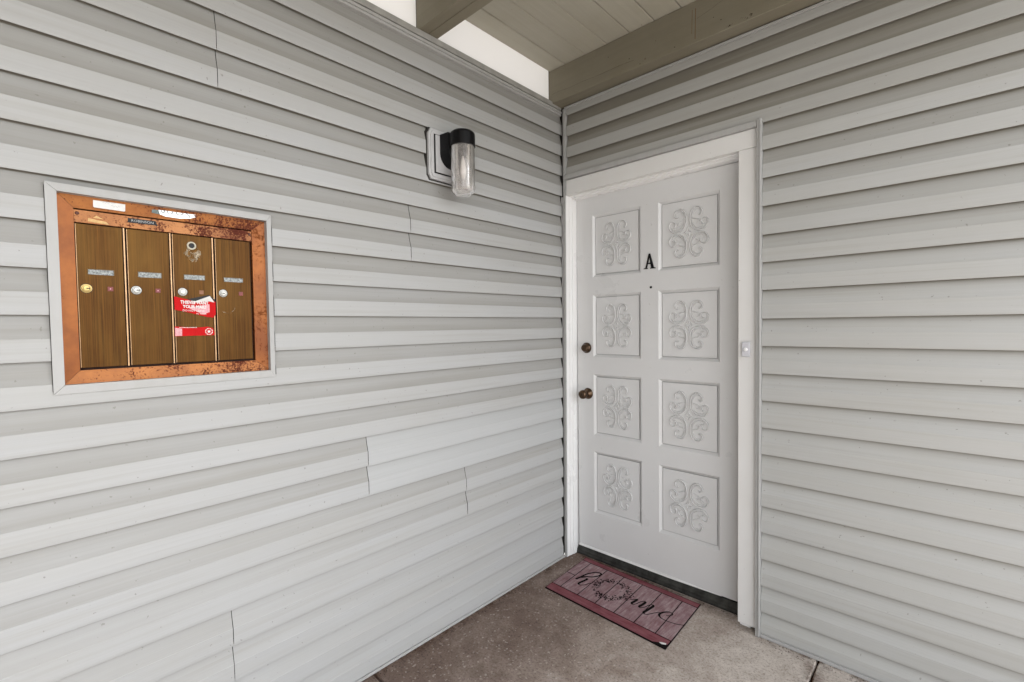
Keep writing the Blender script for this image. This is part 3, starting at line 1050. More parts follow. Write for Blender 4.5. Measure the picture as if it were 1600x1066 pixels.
sqs = [-1.9607, -1.8576, -1.7519, -1.6451]
XD = -0.0255
dlab = ['brass door with a brass lock, leftmost', 'brass door, second from the left', 'brass door with a round hole and torn red stickers', 'brass door with a scuff below its lock, rightmost']
mdoors = []
for i, (a, b) in enumerate(dl):
    z0, z1 = 1.2475, 1.6215
    d = obj('mailbox_door', B(XD - 0.0085, XD, a, b, z0, z1, 0.0008), M_BRASS, MB)
    d['label'] = dlab[i]
    mdoors.append(d)
    sy, sz, sw_, sh_ = slots[i]
    bm = bmesh.new()
    prism(bm, [(sy - sw_, sz - sh_), (sy + sw_, sz - sh_ - 0.0002), (sy + sw_, sz + sh_), (sy - sw_, sz + sh_)], lambda p, q, h: (XD + h, p, q), 0.0001, 0.0006)
    obj('name_window', bm, M_SLOT, d)
    bm = bmesh.new()
    w = 0.0016
    box(bm, XD + 0.0002, XD + 0.0016, sy - sw_ - w, sy + sw_ + w, sz + sh_, sz + sh_ + w)
    box(bm, XD + 0.0002, XD + 0.0016, sy + sw_, sy + sw_ + w, sz - sh_, sz + sh_ - 0.0001)
    box(bm, XD + 0.0002, XD + 0.0009, sy - sw_ - w, sy - sw_ - 0.0001, sz - sh_, sz + sh_ - 0.0001)
    obj('window_rim', bm, simple('dark_brass', (0.10, 0.06, 0.02), 0.5, 0.5), d)
    lz = 1.4546
    bm = bmesh.new()
    lathe(bm, [(0.0112, 0.0001), (0.0112, 0.0008), (0.0098, 0.0010), (0.0096, 0.0040), (0.0086, 0.0052), (0.0062, 0.0054), (0.0060, 0.0064), (0, 0.0066)], px_(XD, locks[i], lz), 28)
    lk = obj('lock', bm, M_LOCKB if i == 0 else M_LOCK, d, smooth=False)
    bm = bmesh.new()
    lathe(bm, [(0.0124, 0.0001), (0.0124, 0.0005), (0.0100, 0.0006)], px_(XD, locks[i], lz), 28)
    lathe(bm, [(0.0070, 0.0053), (0.0070, 0.0057), (0.0061, 0.0057)], px_(XD, locks[i], lz), 28)
    obj('lock_ring', bm, M_BLACK, lk)
    if i in (0, 1, 3):
        bm = bmesh.new()
        oy = 0.001 if i < 3 else -0.003
        box(bm, XD + 0.0064, XD + 0.0070, locks[i] + oy - 0.0015, locks[i] + oy + 0.0060, lz - 0.0013, lz + 0.0013)
        obj('keyway', bm, M_BLACK, lk)
    sq = sqs[i]
    q = 0.0058
    tab = obj('tab', B(XD + 0.0001, XD + 0.0012, sq - q, sq + q, 1.4552 - q, 1.4552 + q, 0.0003), M_SQ if i != 2 else M_SQB, d)
    if i < 2:
        obj('tab_mark', B(XD + 0.0012, XD + 0.0016, sq - 0.0013, sq + 0.0013, 1.4540, 1.4566), M_PINK, tab)
    # bright bead down the left edge of each door and a thin one at the right
    obj('door_edge', B(XD + 0.0001, XD + 0.0011, a + 0.0005, a + 0.0021, z0 + 0.001, z1 - 0.001, 0.0003), M_EDGE, d)
for a, b in ((-1.9303, -1.9270), (-1.8270, -1.8238), (-1.7210, -1.7178)):
    obj('divider', B(-0.036, XD - 0.002, a + 0.0007, b + 0.0003, 1.2470, 1.6220), M_EDGE, MB)
# hole in the third door
bm = bmesh.new()
lathe(bm, [(0, 0.0004), (0.0075, 0.0004)], px_(XD, -1.7718, 1.5920), 24)
ho = obj('hole', bm, M_BLACK, mdoors[2])
bm = bmesh.new()
lathe(bm, [(0.0075, 0.0002), (0.0078, 0.0011), (0.0108, 0.0014), (0.0120, 0.0002)], px_(XD, -1.7729, 1.5920), 28)
obj('hole_ring', bm, simple('scuffed_ring', (0.50, 0.47, 0.38), 0.5, 0.2, var=0.3, sc=120), mdoors[2])
# scuff marks, thin worn film
sm, snt, sb = mat_new('scuff', (0.50, 0.42, 0.30), 0.6, 0.2)
sb.inputs['Alpha'].default_value = 1.0
sa = noise(snt, pos_map(snt, (1, 1, 1)), 55, 5, 0.7)
snt.links.new(ramp(snt, sa, [(0.46, G(0)), (0.72, G(0.75))]), sb.inputs['Alpha'])
bm = bmesh.new()
prism(bm, [(-1.770 + 0.021 * math.cos(t * 0.45) * (1 + 0.2 * math.sin(3 * t)), 1.567 + 0.024 * math.sin(t * 0.45)) for t in range(14)], lambda p, q, h: (XD + h, p, q), 0.0001, 0.00025)
obj('scuff', bm, sm, mdoors[2])
bm = bmesh.new()
arc = catmull([(-1.699, 1.398), (-1.686, 1.393), (-1.672, 1.397), (-1.662, 1.410)], 6)
for p, q in zip(arc, arc[1:]):
    prism(bm, [p, q, (q[0], q[1] + 0.0016), (p[0], p[1] + 0.0016)], lambda a, b, h: (XD + h, a, b), 0.0001, 0.0003)
obj('scuff', bm, sm, mdoors[3])

# stickers
def sheet(name, poly, x, mat, parent, t=0.0003):
    bm = bmesh.new()
    prism(bm, poly, lambda a, b, h: (x + h, a, b), 0.0001, t)
    return obj(name, bm, mat, parent)
def text_on(name, body, size, y, z, x, mat, parent, sx=1.0, rot=0.0, offset=0.0):
    me = text_mesh(body, size, 0.00008, sx, offset=offset)
    me.transform(Matrix.Translation((x, y, z)) @ RYZ @ Matrix.Rotation(rot, 4, 'Z'))
    me.transform(Matrix.Translation(-wloc(parent)))
    return link(name, me, mat, parent)
XS = XD + 0.0021
st1 = sheet('sticker', [(-1.8205, 1.4020), (-1.8000, 1.3975), (-1.7830, 1.3935), (-1.7640, 1.3880), (-1.7400, 1.3815), (-1.7235, 1.3790), (-1.7168, 1.3900), (-1.7165, 1.4270),
                        (-1.7260, 1.4350), (-1.7360, 1.4290), (-1.7640, 1.4250), (-1.7900, 1.4330), (-1.8210, 1.4410)], XS, M_RED, MB, 0.0004)
st1['label'] = 'torn red sticker warning about thieves'
# the half-peeled flap and the dark hollow it leaves
bm = bmesh.new()
hexa(bm, [(XS + 0.0005, -1.7880, 1.4085), (XS + 0.0005, -1.7500, 1.3890), (XS + 0.0010, -1.7330, 1.3960), (XS + 0.0010, -1.7330, 1.4200),
          (XS + 0.0007, -1.7880, 1.4086), (XS + 0.0007, -1.7500, 1.3891), (XS + 0.0012, -1.7331, 1.3961), (XS + 0.0012, -1.7331, 1.4201)])
fl1 = obj('flap', bm, M_PINK, st1)
bm = bmesh.new()
for tri in (((XS + 0.0006, -1.7800, 1.4230), (XS + 0.0090, -1.7330, 1.4440), (XS + 0.0012, -1.7360, 1.4290)),
            ((XS + 0.0090, -1.7330, 1.4440), (XS + 0.0012, -1.7360, 1.4290), (XS + 0.0010, -1.7200, 1.4260))):
    v = [bm.verts.new(p) for p in tri]
    bm.faces.new(v)
    v2 = [bm.verts.new((p[0] - 0.0004, p[1], p[2] + 0.0004)) for p in tri]
    bm.faces.new(v2[::-1])
obj('flap', bm, M_PAPER, st1)
sheet('hollow', [(-1.7900, 1.4332), (-1.7640, 1.4255), (-1.7265, 1.4355), (-1.7170, 1.4275), (-1.7165, 1.4330), (-1.7330, 1.4480)], XS - 0.0003, M_BLACK, st1, 0.0003)
for body, sz, y, z, sx, off in (('THIEVES WANT', 0.0128, -1.7710, 1.4235, 0.78, 0.0004), ('YOUR MAIL!', 0.0122, -1.7710, 1.4110, 0.88, 0.0004),
                                ('DO NOT LEAVE', 0.0080, -1.7740, 1.3995, 0.98, 0.0), ('IN YOUR', 0.0058, -1.7550, 1.3905, 1.1, 0.0)):
    text_on('lettering', body, sz, y, z, XS + 0.0013, M_PAPER, st1, sx, R(-1.5), off)
st2 = sheet('sticker', [(-1.8225, 1.3250), (-1.7220, 1.3260), (-1.7215, 1.3350), (-1.7260, 1.3480), (-1.7400, 1.3520), (-1.7700, 1.3495), (-1.8215, 1.3535)], XS, M_RED, MB, 0.0004)
st2['label'] = 'lower strip of the torn red sticker, with a white star badge'
sheet('faded_patch', [(-1.8215, 1.3262), (-1.8045, 1.3262), (-1.8045, 1.3470), (-1.8215, 1.3500)], XS + 0.0004, M_PINK, st2)
bm = bmesh.new()
for r0, r1, k in ((0.0100, 0.0080, 40),):
    for i in range(k):
        a, b = 2 * math.pi * i / k, 2 * math.pi * (i + 1) / k
        if i % 5 == 4:
            continue
        prism(bm, [(r0 * math.cos(a), r0 * math.sin(a)), (r0 * math.cos(b), r0 * math.sin(b)), (r1 * math.cos(b), r1 * math.sin(b)), (r1 * math.cos(a), r1 * math.sin(a))],
              lambda p, q, h: (XS + 0.0005 + h, -1.7365 + p, 1.3375 + q), 0.0, 0.0002)
star = []
for i in range(10):
    r = 0.0058 if i % 2 == 0 else 0.0024
    star.append((r * math.sin(i * math.pi / 5), r * math.cos(i * math.pi / 5)))
prism(bm, star, lambda p, q, h: (XS + 0.0005 + h, -1.7365 + p, 1.3375 + q), 0.0, 0.0002)
obj('star_badge', bm, M_PAPER, st2)
bm = bmesh.new()
rs = random.Random(3)
y = -1.811
while y < -1.767:
    w = rs.uniform(0.0012, 0.0030)
    prism(bm, [(y, 1.3490), (y + w, 1.3490), (y + w * 0.7, 1.3512), (y, 1.3508)], lambda p, q, h: (XS + 0.0005 + h, p, q), 0.0, 0.0002)
    y += w + 0.0009
obj('lettering', bm, M_PAPER, st2)['label'] = 'white letters torn through the middle'

XF = -0.0150
tg = bmesh.new()
prism(tg, [(-1.9895, 1.6680), (-1.9875, 1.6658), (-1.9265, 1.6650), (-1.9245, 1.6670), (-1.9238, 1.6900), (-1.9255, 1.6915), (-1.9870, 1.6925), (-1.9890, 1.6905)],
      lambda a, b, h: (-0.0163 + h, a, b), 0.0, 0.0016)
tg = obj('name_tag', tg, M_PAPER, MB)
tg['label'] = 'white tag with faint handwriting'
def scrawl(pts, w, x, mat, parent, name='handwriting'):
    bm = bmesh.new()
    c = catmull(pts, 5)
    for p, q in zip(c, c[1:]):
        dx, dz = q[0] - p[0], q[1] - p[1]
        L = math.hypot(dx, dz) or 1
        nx, nz = -dz / L * w, dx / L * w
        prism(bm, [(p[0] - nx, p[1] - nz), (q[0] - nx, q[1] - nz), (q[0] + nx, q[1] + nz), (p[0] + nx, p[1] + nz)], lambda a, b, h: (x + h, a, b), 0.0, 0.00012)
    return obj(name, bm, mat, parent)
M_PEN = mat_new('faint_pen', (0.33, 0.33, 0.36), 0.7)[0]
scrawl([(-1.970, 1.680), (-1.967, 1.685), (-1.965, 1.680), (-1.962, 1.684), (-1.959, 1.6815), (-1.955, 1.684), (-1.951, 1.6815), (-1.947, 1.6835), (-1.9445, 1.6815)], 0.00025, -0.0146, M_PEN, tg)
scrawl([(-1.954, 1.674), (-1.951, 1.6775), (-1.948, 1.673), (-1.944, 1.677), (-1.941, 1.6735), (-1.938, 1.677), (-1.936, 1.6745)], 0.00025, -0.0146, M_PEN, tg)
sv = sheet('foil_sticker', [(-1.8480, 1.6700), (-1.8350, 1.6660), (-1.8000, 1.6655), (-1.7760, 1.6695), (-1.7620, 1.6760), (-1.7690, 1.6790), (-1.7580, 1.6840), (-1.7720, 1.6905),
                            (-1.8050, 1.6900), (-1.8450, 1.6915), (-1.8520, 1.6860)], -0.0163, M_SILVER, MB, 0.0012)
sv['label'] = 'worn white foil sticker with black loops'
sheet('foil_edge', [(-1.8670, 1.6720), (-1.8485, 1.6702), (-1.8500, 1.6845), (-1.8655, 1.6850)], -0.0163, simple('dark_foil', (0.10, 0.12, 0.11), 0.35, 0.4, var=0.7, sc=150), sv, 0.0010)
scrawl([(-1.846, 1.683), (-1.842, 1.675), (-1.837, 1.680), (-1.841, 1.685), (-1.832, 1.684), (-1.829, 1.676), (-1.821, 1.676), (-1.818, 1.683), (-1.824, 1.685), (-1.812, 1.685),
        (-1.808, 1.677), (-1.800, 1.676), (-1.793, 1.681), (-1.800, 1.685), (-1.788, 1.686), (-1.782, 1.679), (-1.776, 1.677), (-1.779, 1.672)], 0.0009, -0.0150, M_BLACK, sv, 'black_loops')
scrawl([(-1.846, 1.686), (-1.826, 1.688), (-1.806, 1.6875), (-1.790, 1.687), (-1.776, 1.682)], 0.00035, -0.0150, M_BLACK, sv, 'black_loops')
scrawl([(-1.843, 1.671), (-1.826, 1.670), (-1.806, 1.6700), (-1.790, 1.670), (-1.780, 1.672)], 0.00035, -0.0150, M_BLACK, sv, 'black_loops')
dy = sheet('embossed_label', [(-1.9190, 1.6382), (-1.8530, 1.6385), (-1.8560, 1.6440), (-1.8575, 1.6505), (-1.9188, 1.6505)], -0.0222, M_BLACK, MB, 0.0006)
text_on('lettering', 'ROBINSON', 0.0088, -1.8870, 1.6443, -0.0215, simple('grey_emboss', (0.42, 0.42, 0.42), 0.5), dy, 1.12)
tp = sheet('tape', [(-2.0005, 1.6290), (-1.9720, 1.6265), (-1.9590, 1.6255), (-1.9640, 1.6325), (-1.9800, 1.6345), (-1.9995, 1.6375)], -0.0224, M_TAPE, MB, 0.0004)
sheet('tape', [(-1.990, 1.6395), (-1.9700, 1.6385), (-1.9760, 1.6420), (-1.9830, 1.6460)], -0.0224, M_TAPE, MB, 0.0004)

# ---------------------------------------------------------------- wall lamp
LX, LY = 0.105, -0.820
WLM = thing('wall_lamp', 'black wall lamp with a ribbed clear cylinder shade on a grey mounting block', 'wall lamp', (0.0, LY, 2.07))
bm = bmesh.new()
c = 0.012
def chamf(y0, y1, z0, z1, c):
    return [(y0 + c, z0), (y1 - c, z0), (y1 - c * 0.5, z0 + c), (y1, z0 + c * 1.6), (y1, z1 - c * 1.6), (y1 - c * 0.5, z1 - c), (y1 - c, z1), (y0 + c, z1), (y0 + c * 0.5, z1 - c), (y0, z1 - c * 1.6), (y0, z0 + c * 1.6), (y0 + c * 0.5, z0 + c)]
prism(bm, chamf(-0.927, -0.714, 1.968, 2.178, 0.012), lambda a, b, h: (h, a, b), -0.014, 0.012)
mb_ = obj('mounting_block', bm, M_BLOCK, WLM)
bm = bmesh.new()
prism(bm, chamf(-0.918, -0.723, 1.977, 2.169, 0.010), lambda a, b, h: (h, a, b), 0.0121, 0.0165)
obj('step', bm, M_BLOCK, mb_)
bm = bmesh.new()
prism(bm, chamf(-0.9325, -0.7085, 1.9625, 2.1835, 0.012), lambda a, b, h: (h, a, b), -0.0145, 0.0012)
obj('cut_gap', bm, M_DARK, mb_)
bm = bmesh.new()
box(bm, 0.0166, 0.0190, -0.903, -0.738, 1.992, 2.156, 0.0006)
obj('plate_gap', bm, M_BLACK, mb_)
bm = bmesh.new()
box(bm, 0.0191, 0.0240, -0.898, -0.742, 1.997, 2.152, 0.001)
obj('plate', bm, M_BLOCK, mb_)
bm = bmesh.new()
hw = 0.057
poly = [(LY - hw, 2.156)] + [(LY - hw * math.cos(t * math.pi / 14), 2.078 - hw * math.sin(t * math.pi / 14)) for t in range(15)] + [(LY + hw, 2.156)]
def armp(a, b, h):
    k = 1 - 0.12 * max(0, (h - 0.03) / 0.05)
    return (h, LY + (a - LY) * k, 2.156 + (b - 2.156) * (k if b < 2.1 else 1))
prism(bm, poly, armp, 0.0242, 0.078)
bmesh.ops.bevel(bm, geom=[e for e in bm.edges if abs(e.verts[0].co.x - 0.078) < 1e-5 and abs(e.verts[1].co.x - 0.078) < 1e-5], offset=0.006, segments=3, affect='EDGES')
obj('arm', bm, M_BLACK, WLM)
bm = bmesh.new()
lathe(bm, [(0, 2.160), (0.036, 2.160), (0.045, 2.1585), (0.0515, 2.152), (0.053, 2.146), (0.053, 2.0975), (0.0500, 2.0965), (0.0495, 2.099), (0.0, 2.100)], lambda u, v, h: (LX + u, LY + v, h), 48)
obj('lamp_cap', bm, M_BLACK, WLM, smooth=False)
bm = bmesh.new()
n = 96
prof = [(0.0490, 2.0990), (0.0490, 1.925), (0.0475, 1.913), (0.0420, 1.9040), (0.0350, 1.9020), (0.0330, 1.8960), (0.0250, 1.8930), (0, 1.8915)]
rings = []
for r, h in prof:
    if r == 0:
        rings.append([bm.verts.new((LX, LY, h))])
    else:
        amp = 0.0009 if h > 1.92 else 0.0
        rings.append([bm.verts.new((LX + (r + (amp if i % 2 else -amp)) * math.cos(2 * math.pi * i / n), LY + (r + (amp if i % 2 else -amp)) * math.sin(2 * math.pi * i / n), h)) for i in range(n)])
for a, b in zip(rings, rings[1:]):
    for i in range(n):
        j = (i + 1) % n
        f = bm.faces.new((a[i], a[j], b[0])) if len(b) == 1 else bm.faces.new((a[i], a[j], b[j], b[i]))
        f.smooth = True
# inner wall
inn = [(0.0465, 2.0985), (0.0465, 1.926), (0.043, 1.912), (0.030, 1.9050), (0, 1.9040)]
lathe(bm, inn, lambda u, v, h: (LX + u, LY + v, h), 48)
sh_ = obj('lamp_shade', bm, M_GLASS, WLM, recalc=False)
me = sh_.data
bm = bmesh.new()
lathe(bm, [(0.0, 2.0985), (0.016, 2.0985), (0.016, 2.075), (0.014, 2.072), (0, 2.072)], lambda u, v, h: (LX + u, LY + v, h), 24)
obj('socket', bm, M_BLACK, WLM)
bm = bmesh.new()
lathe(bm, [(0.011, 2.0715), (0.0135, 2.062), (0.023, 2.035), (0.027, 2.012), (0.024, 1.992), (0.014, 1.979), (0, 1.976)], lambda u, v, h: (LX + u, LY + v, h), 24)
obj('bulb', bm, simple('frosted_bulb', (0.60, 0.58, 0.56), 0.2, var=0.03), WLM, smooth=True)

# ---------------------------------------------------------------- doormat
MAT = thing('doormat', 'dark pink printed doormat reading home, lying before the front door', 'doormat', (0.432, -0.132, 0.0))
th = -0.0440444
ca, sa_ = math.cos(th), math.sin(th)
def mw(u, v, z):
    # the mat is skewed a little, as it lies in the photograph
    return (0.432 + u * ca - v * sa_, -0.132 + u * sa_ + v * ca, z)
def quad_uv(s, t):
    TL, TR, BR, BL = (-0.340, 0.186), (0.3215, 0.200), (0.352, -0.2025), (-0.304, -0.2080)
    u = (1 - t) * ((1 - s) * BL[0] + s * BR[0]) + t * ((1 - s) * TL[0] + s * TR[0])
    v = (1 - t) * ((1 - s) * BL[1] + s * BR[1]) + t * ((1 - s) * TL[1] + s * TR[1])
    return u, v
def mat_patch(name, s0, s1, t0, t1, z0, z1, mat, nx=1, lift=None, corner=None):
    bm = bmesh.new()
    ss = [s0 + (s1 - s0) * i / nx for i in range(nx + 1)]
    poly = [(s, t0) for s in ss] + [(s, t1) for s in ss[::-1]]
    if corner:
        poly = corner
    lo = [bm.verts.new(mw(*quad_uv(s, t), z0)) for s, t in poly]
    hi = [bm.verts.new(mw(*quad_uv(s, t), z1)) for s, t in poly]
    bm.faces.new(lo[::-1])
    bm.faces.new(hi)
    for i in range(len(poly)):
        j = (i + 1) % len(poly)
        bm.faces.new((lo[i], lo[j], hi[j], hi[i]))
    return obj(name, bm, mat, MAT)
mat_patch('rubber_base', 0, 1, 0, 1, 0.0006, 0.0050, M_RUBB)
ZT = 0.0056
tb, tt = 0.152, 0.905
mat_patch('printed_border', 0.006, 0.994, 0.014, tb - 0.007, 0.0050, ZT, M_BRD, corner=[(0.004, 0.014), (0.905, 0.014), (0.955, 0.060), (0.994, 0.075), (0.994, tb - 0.007), (0.004, tb - 0.007)])
mat_patch('printed_border', 0.004, 0.996, tt + 0.007, 0.992, 0.0050, ZT, M_BRD)
seams = [0.0855, 0.2490, 0.4070, 0.5680, 0.7270, 0.8870]
edges = [0.004] + seams + [0.996]
for i, (a, b) in enumerate(zip(edges, edges[1:])):
    g = 0.0036
    if i == 0:
        mat_patch('printed_plank', a, b - g, tb + 0.007, 0.490, 0.0050, ZT, M_PLK)
        mat_patch('printed_plank', a, b - g, 0.504, tt - 0.007, 0.0050, ZT, M_PLK)
    elif i == len(edges) - 2:
        mat_patch('printed_plank', a + g, b, tb + 0.007, tt - 0.007, 0.0050, ZT, M_PLK)
    else:
        mat_patch('printed_plank', a + g, b - g, tb + 0.007, tt - 0.007, 0.0050, ZT, M_PLK)
mat_patch('torn_corner', 0, 1, 0, 1, 0.0052, 0.0075, M_PAPER, corner=[(0.945, 0.048), (0.962, 0.040), (0.988, 0.062), (0.985, 0.078), (0.958, 0.062)])
def ink_stroke(pts, thick, thin, z, name='printed_lettering'):
    c = catmull(pts, 7)
    bm = bmesh.new()
    L_, R_ = [], []
    n = len(c)
    ws = []
    for i in range(n):
        a, b = c[max(0, i - 1)], c[min(n - 1, i + 1)]
        tx, ty = b[0] - a[0], b[1] - a[1]
        l = math.hypot(tx, ty) or 1
        down = max(0, (-ty / l))
        ws.append(thin + (thick - thin) * down ** 1.2)
    for _ in range(4):
        ws = [(ws[max(0, i - 1)] + ws[i] + ws[min(n - 1, i + 1)]) / 3 for i in range(n)]
    prev = None
    for i in range(n):
        a, b = c[max(0, i - 1)], c[min(n - 1, i + 1)]
        tx, ty = b[0] - a[0], b[1] - a[1]
        l = math.hypot(tx, ty) or 1
        nx, ny = -ty / l * ws[i], tx / l * ws[i]
        zz = z + 0.00002 * i / n
        p = (bm.verts.new(mw(c[i][0] + nx, c[i][1] + ny, zz)), bm.verts.new(mw(c[i][0] - nx, c[i][1] - ny, zz)))
        if prev:
            f = bm.faces.new((prev[0], prev[1], p[1], p[0]))
        prev = p
    o = obj(name, bm, M_INK, MAT)
    return o
ink_stroke([(-0.2447, -0.034), (-0.2370, -0.0330), (-0.2345, -0.0123), (-0.2300, 0.0294), (-0.2182, 0.0642), (-0.2033, 0.0872), (-0.1836, 0.0979), (-0.1705, 0.0909), (-0.1729, 0.0663), (-0.1903, 0.0368), (-0.2184, 0.0158), (-0.2329, -0.0078), (-0.2395, -0.0330)], 0.0052, 0.0052, 0.0059)['label'] = 'script letter h'
ink_stroke([(-0.2395, -0.0330), (-0.2300, -0.0120), (-0.2150, 0.0030), (-0.2018, 0.0060), (-0.1961, 0.0004), (-0.1995, -0.0292), (-0.2029, -0.0603), (-0.1921, -0.0693), (-0.1794, -0.0608), (-0.1696, -0.0434), (-0.1631, -0.0214), (-0.1540, -0.0150)], 0.0068, 0.0026, 0.00595)
ink_stroke([(0.0612, 0.001), (0.0740, 0.0096), (0.0860, 0.0250), (0.0870, 0.0088), (0.0839, -0.0183), (0.0922, -0.0269), (0.1022, -0.012), (0.109, 0.0175), (0.120, 0.0338), (0.1275, 0.0279), (0.1268, 0.0051), (0.1239, -0.0188), (0.1315, -0.0248), (0.1425, -0.0109),
            (0.1518, 0.0223), (0.1618, 0.0358), (0.1692, 0.0264), (0.1667, -0.0101), (0.1618, -0.0433), (0.1693, -0.0533), (0.1815, -0.0482), (0.195, -0.0245), (0.2086, -0.0007), (0.2185, 0.0055)], 0.0068, 0.0024, 0.0059)['label'] = 'script letter m'
ink_stroke([(0.2475, 0.0040), (0.2600, 0.0150), (0.2656, 0.0287), (0.2600, 0.0386), (0.2454, 0.0385), (0.2295, 0.022), (0.2209, 0.001), (0.2239, -0.0168), (0.2399, -0.0282), (0.2607, -0.0311), (0.2843, -0.0276), (0.3117, -0.0201), (0.337, -0.006)], 0.0056, 0.0022, 0.00595)['label'] = 'script letter e'
bm = bmesh.new()
rw = random.Random(21)
wc, wr = (-0.0515, 0.0055), (0.0930, 0.0830)
for i in range(270):
    a = rw.uniform(0, 2 * math.pi)
    dens = 0.55 + 0.45 * math.cos(a - 2.3) ** 2
    if rw.random() > dens:
        continue
    r = rw.gauss(0.92, 0.13)
    u, v = wc[0] + wr[0] * r * math.cos(a), wc[1] + wr[1] * r * math.sin(a)
    la = rw.uniform(0, 6.28)
    L1, L2 = rw.uniform(0.0050, 0.0085), rw.uniform(0.0024, 0.0038)
    pts = [(L1, 0), (0, L2), (-L1, 0), (0, -L2)]
    v4 = [bm.verts.new(mw(u + p * math.cos(la) - q * math.sin(la), v + p * math.sin(la) + q * math.cos(la), 0.00585 + rw.uniform(0, 0.0001))) for p, q in pts]
    bm.faces.new(v4)
wth = obj('printed_wreath', bm, M_INK, MAT)
wth['kind'] = 'stuff'
for k in range(4):
    a0 = k * 1.57 + 0.2
    ink_stroke([(wc[0] + wr[0] * (0.9 + 0.04 * (j % 2)) * math.cos(a0 + j * 0.33), wc[1] + wr[1] * (0.9 + 0.04 * (j % 2)) * math.sin(a0 + j * 0.33)) for j in range(5)], 0.0007, 0.0007, 0.00583, 'printed_twig')

# ---------------------------------------------------------------- porch ceiling and beams
CEIL = thing('porch_ceiling', 'olive painted plank ceiling over the porch', 'ceiling', (0.6, -1.0, 2.735))
ROOF_X, ROOF_Y = 2.28, -4.75  # unseen roof reach made up to bring the light in from the right
ps = 0.1268
x = 0.0940 - ps
k = 0
rc = random.Random(5)
while x < ROOF_X:
    x1 = x + ps
    xa = max(x, -0.0175)
    gp = 0.0016 if k not in (2,) else 0.0005
    zj = rc.uniform(-0.0006, 0.0006)
    bm = bmesh.new()
    ch = 0.0032
    lo, hi = xa + gp, x1 - gp
    prism(bm, [(lo + ch, 2.735 + zj), (hi - ch, 2.735 + zj), (hi, 2.735 + zj + ch), (hi, 2.758), (lo, 2.758), (lo, 2.735 + zj + ch)], lambda a, b, h: (a, h, b), ROOF_Y, 0.05)
    obj('ceiling_plank', bm, M_CEIL, CEIL)
    x = x1
    k += 1
obj('roof_deck', B(-0.03, ROOF_X + 0.12, ROOF_Y - 0.1, 0.25, 2.7585, 2.86), M_DARK, CEIL)

bm = bmesh.new()
box(bm, -0.0170, ROOF_X + 0.05, -0.0800, 0.012, 2.5560, 2.7335, 0.002)
b1 = tag(obj('roof_beam', bm, M_BEAM), 'olive painted beam along the top of the wall with the door, scarred with nail holes', 'beam')
b2 = thing('roof_beam', 'olive painted double beam crossing above the left siding wall', 'beam', (1.0, -0.909, 2.57))
obj('ply', B(-0.0170, ROOF_X + 0.05, -0.9560, -0.9105, 2.5690, 2.7335, 0.0015), M_BEAM, b2)
obj('ply', B(-0.0170, ROOF_X + 0.05, -0.9085, -0.8620, 2.5690, 2.7335, 0.0015), M_BEAM, b2)
M_CRACK = mat_new('crack_dark', (0.035, 0.025, 0.016), 0.9)[0]
def beam_mark(poly, name='crack', mat=M_CRACK, y=-0.0803):
    bm = bmesh.new()
    prism(bm, poly, lambda a, b, h: (a, y - h, b), 0.0, 0.0002)
    o = obj(name, bm, mat)
    o.parent = b1
    return o
def crackline(pts, w):
    c = catmull(pts, 4)
    poly = [(p[0], p[1] + w * (0.3 + random.random())) for p in c] + [(p[0], p[1] - w * (0.3 + random.random())) for p in c[::-1]]
    return beam_mark(poly)
crackline([(0.0, 2.604), (0.05, 2.606), (0.12, 2.601), (0.20, 2.603), (0.30, 2.599), (0.42, 2.600), (0.50, 2.596)], 0.0005)
crackline([(0.80, 2.655), (0.86, 2.668), (0.93, 2.690)], 0.0004)
for px, pz, r in ((0.36, 2.665, 0.0028), (0.475, 2.612, 0.0030), (0.61, 2.640, 0.0022), (0.53, 2.566, 0.003), (0.70, 2.575, 0.0035), (0.90, 2.605, 0.0028), (0.87, 2.628, 0.0022)):
    beam_mark([(px + r * random.uniform(0.5, 1.4) * math.cos(t), pz + r * 0.7 * random.uniform(0.5, 1.3) * math.sin(t)) for t in [i * 0.785 for i in range(8)]], 'nail_hole')
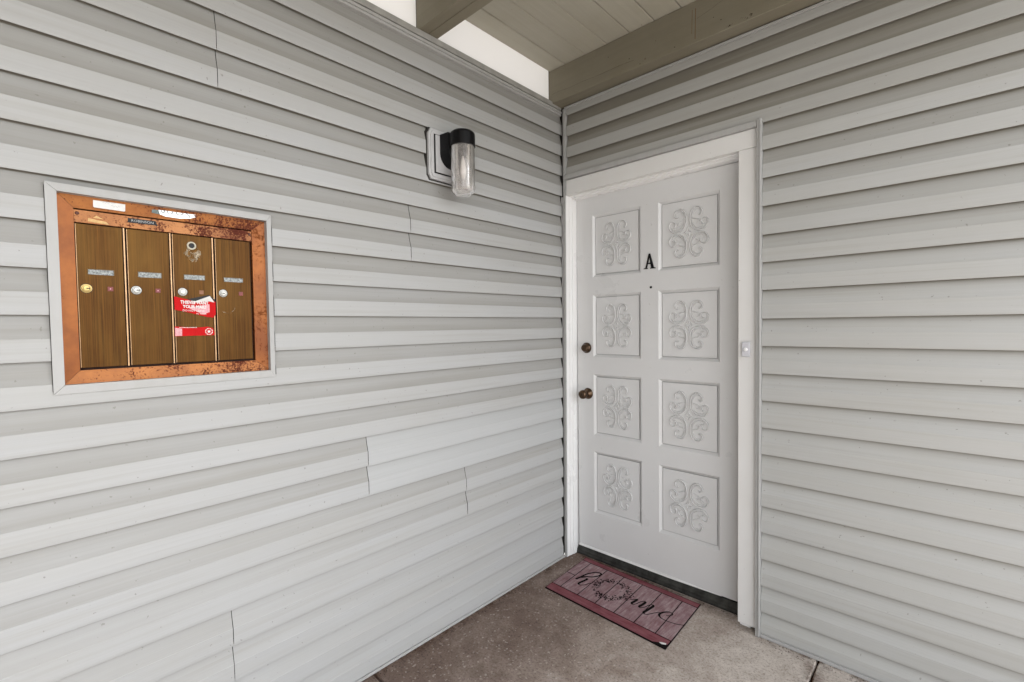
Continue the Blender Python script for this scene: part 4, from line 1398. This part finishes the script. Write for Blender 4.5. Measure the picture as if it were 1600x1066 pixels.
M_RSTR = simple('rusty_drip', (0.16, 0.075, 0.03), 0.8, var=0.5, sc=90)
beam_mark([(0.7900, 2.572), (0.7925, 2.572), (0.7935, 2.640), (0.7950, 2.700), (0.7925, 2.700), (0.7915, 2.640)], 'rust_drip', M_RSTR, -0.0802)
beam_mark([(0.7760, 2.600), (0.7775, 2.600), (0.7790, 2.660), (0.7800, 2.700), (0.7785, 2.700)], 'rust_drip', M_RSTR, -0.0802)
for _ in range(12):
    px, pz = 0.965 + random.uniform(-0.05, 0.05), 2.563 + random.uniform(-0.004, 0.010)
    beam_mark([(px, pz), (px + random.uniform(0.004, 0.014), pz + random.uniform(0.001, 0.006)), (px + random.uniform(0.004, 0.012), pz + random.uniform(0.004, 0.009))], 'chipped_paint')

# translucent clerestory pane above the left wall: daylight from behind comes through it
mp_, np_, bp_ = mat_new('frosted_white_pane', (0.90, 0.875, 0.85), 0.5)
tr_ = N(np_, 'ShaderNodeBsdfTranslucent')
tr_.inputs['Color'].default_value = (0.93, 0.90, 0.87, 1)
mx_ = N(np_, 'ShaderNodeMixShader')
mx_.inputs[0].default_value = 0.17
np_.links.new(bp_.outputs[0], mx_.inputs[1])
np_.links.new(tr_.outputs[0], mx_.inputs[2])
np_.links.new(mx_.outputs[0], np_.nodes['Material Output'].inputs['Surface'])
for y0, y1, lab in ((-0.8615, -0.0805, 'white frosted pane above the left siding wall, between the two beams'),
                    (-4.75, -0.9565, 'white frosted pane above the left siding wall, on the mailbox side of the double beam')):
    bm = bmesh.new()
    bm.faces.new([bm.verts.new(p) for p in ((-0.0185, y0, 2.5675), (-0.0185, y1, 2.5675), (-0.0185, y1, 2.7583), (-0.0185, y0, 2.7583))])
    tag(obj('clerestory_pane', bm, mp_, recalc=False), lab, 'window pane')
obj('beam_end_block', B(-0.0300, -0.0190, -0.0800, 0.012, 2.5675, 2.7583), M_DARK).parent = b1
obj('beam_end_block', B(-0.0300, -0.0190, -0.9560, -0.8620, 2.5675, 2.7583), M_DARK, b2)
